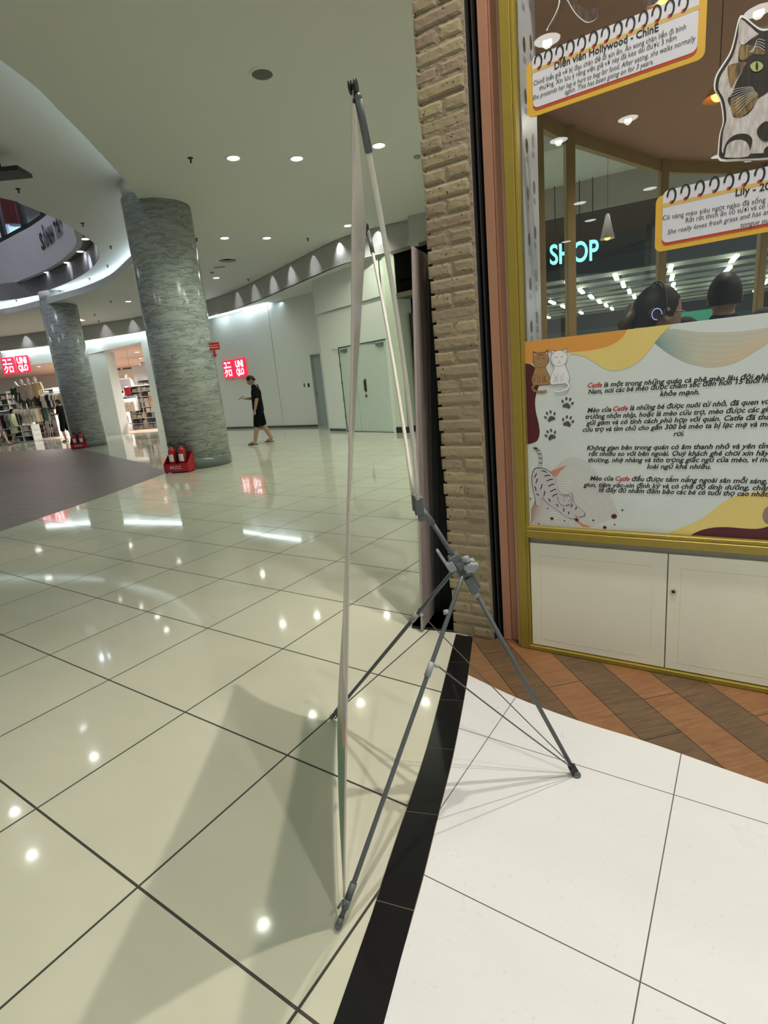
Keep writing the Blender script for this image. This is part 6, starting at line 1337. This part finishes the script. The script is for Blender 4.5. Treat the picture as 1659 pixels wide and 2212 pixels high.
for px, py in ((197, 548), (164, 577), (120, 600)):
    q = zp(px, py, 5.3); c_ = np.mean(np.array(op), 0); d2 = c_-q[:2]; d2 /= np.linalg.norm(d2); b0 = q[:2]; s_ = b0+d2*.30
    lamp_obj('SPOT', 'lamp', (s_[0], s_[1], H3-.03), P_SCALLOP*1.6, (.8, .85, 1), None, (b0[0], b0[1], 5.0), spot_size=math.radians(50), spot_blend=.8, shadow_soft_size=.01)
# cove strips at the foot of the far fascia
def strip(pts, z, label):
    mb = MB(); mb.wall(pts, z-.05, z-.01, .05); tag(mb.build('cove_light', m_cove), label, 'light')
cw = [zp(*p, 4.0)[:2] for p in ((449, 686), (500, 673), (578, 655))]; strip([tuple(p*.993) for p in cw], 4.0, 'cool white cove strip light over the white wall right of the nearest column')
strip([tuple(np.array(p)*.992) for p in [back[2], back[3], back[4], back[5], (-7.4, 21.95)]], 4.0, 'cool white cove strip light over the clothes store header')
for p in cw: lamp_obj('AREA', 'lamp', (p[0]*.975, p[1]*.975, 3.93), 2.5, COOL, None, (p[0]*1.0, p[1]*1.0, 1.5), size=1.6, size_y=.12, shape='RECTANGLE')
for p in back[2:6]: lamp_obj('AREA', 'lamp', (p[0]*.975, p[1]*.975, 3.93), 8, COOL, None, (p[0], p[1], 1.5), size=2.2, size_y=.12, shape='RECTANGLE')
for x, y in ((-9, 13), (-13, 12), (-11, 16.5), (-15, 16)): downlight(x, y, 9.6, 260, (.86, .88, 1), 'round lamp high in the atrium ceiling above the oval opening', 'atrium lamps', .2, 165, .2)  # unseen lamps added to brighten the upper wall and its opening
for x, y in ((-9.5, 21), (-13, 22)): downlight(x, y, 9.6, 1100, (.86, .88, 1), 'round lamp in the upper gallery ceiling', 'gallery lamps', .2, 165, .2)  # added lamps, strong enough to lift the dark gallery behind its panes
# store and cafe lamps
g = 0
for x, y in ((-17, 28.5), (-14, 28), (-11, 27), (-8, 26), (-16, 31.5), (-12.5, 31), (-9, 30), (-18, 34), (-13.5, 34)): downlight(x, y, 3.62, P_STORE*.55, (1, .97, .93), 'round white downlight in the clothes store ceiling', 'downlights of the clothes store', .12, 160, .12)
for x, y in ((-15.5, 27), (-12.2, 26.2), (-9.4, 25), (-13.6, 29.5), (-10.5, 28.4), (-17.5, 30), (-8, 28.5), (-7.5, 24), (-11.5, 32), (-16.5, 33), (-19, 31.5), (-14.6, 36), (-18.5, 36.5), (-12, 34.5), (-16.2, 29.6)): downlight(x, y, 3.62, 0, (1, 1, 1), 'round white downlight in the clothes store ceiling', 'downlights of the clothes store')
for i, (x, y) in enumerate(((2.4, 3.6), (3.2, 2.2), (4.4, 3.9))): downlight(x, y, CZ, P_CAFE, (1, .88, .76), 'round downlight in the terracotta cafe ceiling', 'cafe ceiling downlights')
for i, (a, d) in enumerate(((0, 8), (3, 8), (6, 8.5), (1.5, 10.5), (4.5, 10.6))):
    q = QF(a, d, 4.45); downlight(q[0], q[1], 4.45 if d < 8.8 or d > 9.2 else 4.2, P_DOWN*2.2, (.95, 1, .95), 'round downlight in the pale ceiling beyond the cafe', 'downlights beyond the cafe')
# sprinklers, vent, loudspeaker grille, detectors
sp0 = None
def sprinkler(px, py, z, label, up=False):
    global sp0
    q = zp(px, py, z); t = thing('sprinkler', label, 'sprinkler', (q[0], q[1], z)) if sp0 is None else copy_tree(sp0); t.location = (q[0], q[1], z); t['label'] = label; t['group'] = 'ceiling sprinklers'
    if sp0 is None:
        mb = MB(); mb.lathe([(.04, -.001), (.036, -.008), (.012, -.010)], (0, 0, 0), 16, True, False); mb.build('plate', m_dk, t, True); mb = MB(); mb.lathe([(.011, -.005), (.011, -.05), (.020, -.055), (.020, -.060)], (0, 0, 0), 10); mb.build('nozzle', m_dk, t, True); sp0 = t
for p, z, lb in (((411, 341), H1, 'dark ceiling sprinkler left of the pair of downlights'), ((424, 515), H1, 'dark ceiling sprinkler touching the right side of the nearest column'), ((665, 515), H1, 'dark ceiling sprinkler left of the banner near the fascia'), ((536, 603), H1, 'dark ceiling sprinkler near the fascia left end'), ((239, 650), H1, 'dark ceiling sprinkler between the two columns'), ((204, 679), H1, 'dark ceiling sprinkler above the fascia right of the farther column'), ((213, 693), H1, 'dark ceiling sprinkler just over the fascia edge'), ((39, 408), H2, 'dark sprinkler in the raised ceiling under the black hanging box'), ((178, 482), H2, 'dark sprinkler in the raised ceiling right of the black letters'), ((239, 532), H2, 'dark sprinkler in the raised ceiling left of the nearest column'), ((232, 573), H2, 'dark sprinkler in the bright part of the raised ceiling'), ((193, 601), H2, 'dark sprinkler under the violet fascia'), ((128, 627), H2, 'dark sprinkler near the capital of the farther column'), ((43, 611), H2, 'dark sprinkler on the lilac part at far left'), ((54, 637), H2, 'dark sprinkler above the bright cove at far left'), ((35, 648), H2, 'dark sprinkler lowest at far left above the bright cove')): sprinkler(*p, z, lb)
q = zp(566, 159, H1); t = thing('ceiling_speaker', 'round grey ceiling loudspeaker grille near the top of the view', 'speaker', (q[0], q[1], H1)); mb = MB(); mb.lathe([(.135, -.001), (.13, -.012), (.112, -.014), (.11, -.006)], (0, 0, 0), 36, True, False); mb.build('ring', m_trim, t, True); mb = MB(); mb.lathe([(.112, -.006), (.0, -.010)], (0, 0, 0), 36, True, False); mb.build('grille', M('grey grille', (.12, .12, .11), .8, nz=(300, .4)), t, True)
q = zp(491, 561, H1); t = thing('air_vent', 'round slotted air vent in the ceiling right of the nearest column', 'vent', (q[0], q[1], H1)); mb = MB(); mb.lathe([(.30, -.001), (.29, -.02), (.23, -.03), (.225, -.005)], (0, 0, 0), 40, True, False); mb.build('ring', m_trim, t, True); mb = MB(); mb.lathe([(.225, -.003), (0, -.003)], (0, 0, 0), 36, True, False); mb.build('dark_opening', m_dk, t, True)
for r in (.19, .15, .11, .07): mb = MB(); mb.lathe([(r, -.022), (r-.022, -.008)], (0, 0, 0), 36, True, False); mb.build('vane', M('vane', (.30, .30, .28), .6), t, True)
q = zp(474, 577, H1); mb = MB(); mb.rbox(-.14, -.05, -.012, .14, .05, 0, .003); o = mb.build('slot_vent', m_grey); o.location = Vector(q); tag(o, 'small dark slot vent in the ceiling below the round air vent', 'vent')
for p, lb in (((458, 588), 'small grey smoke detector below the round air vent'), ((901, 337), 'small grey detector half hidden by the brick pillar')):
    q = zp(*p, H1); t = thing('smoke_detector', lb, 'detector', (q[0], q[1], H1)); mb = MB(); mb.lathe([(.055, -.0005), (.052, -.02), (.035, -.035), (.0, -.037)], (0, 0, 0), 20, True, False); mb.build('housing', m_greyl, t, True)
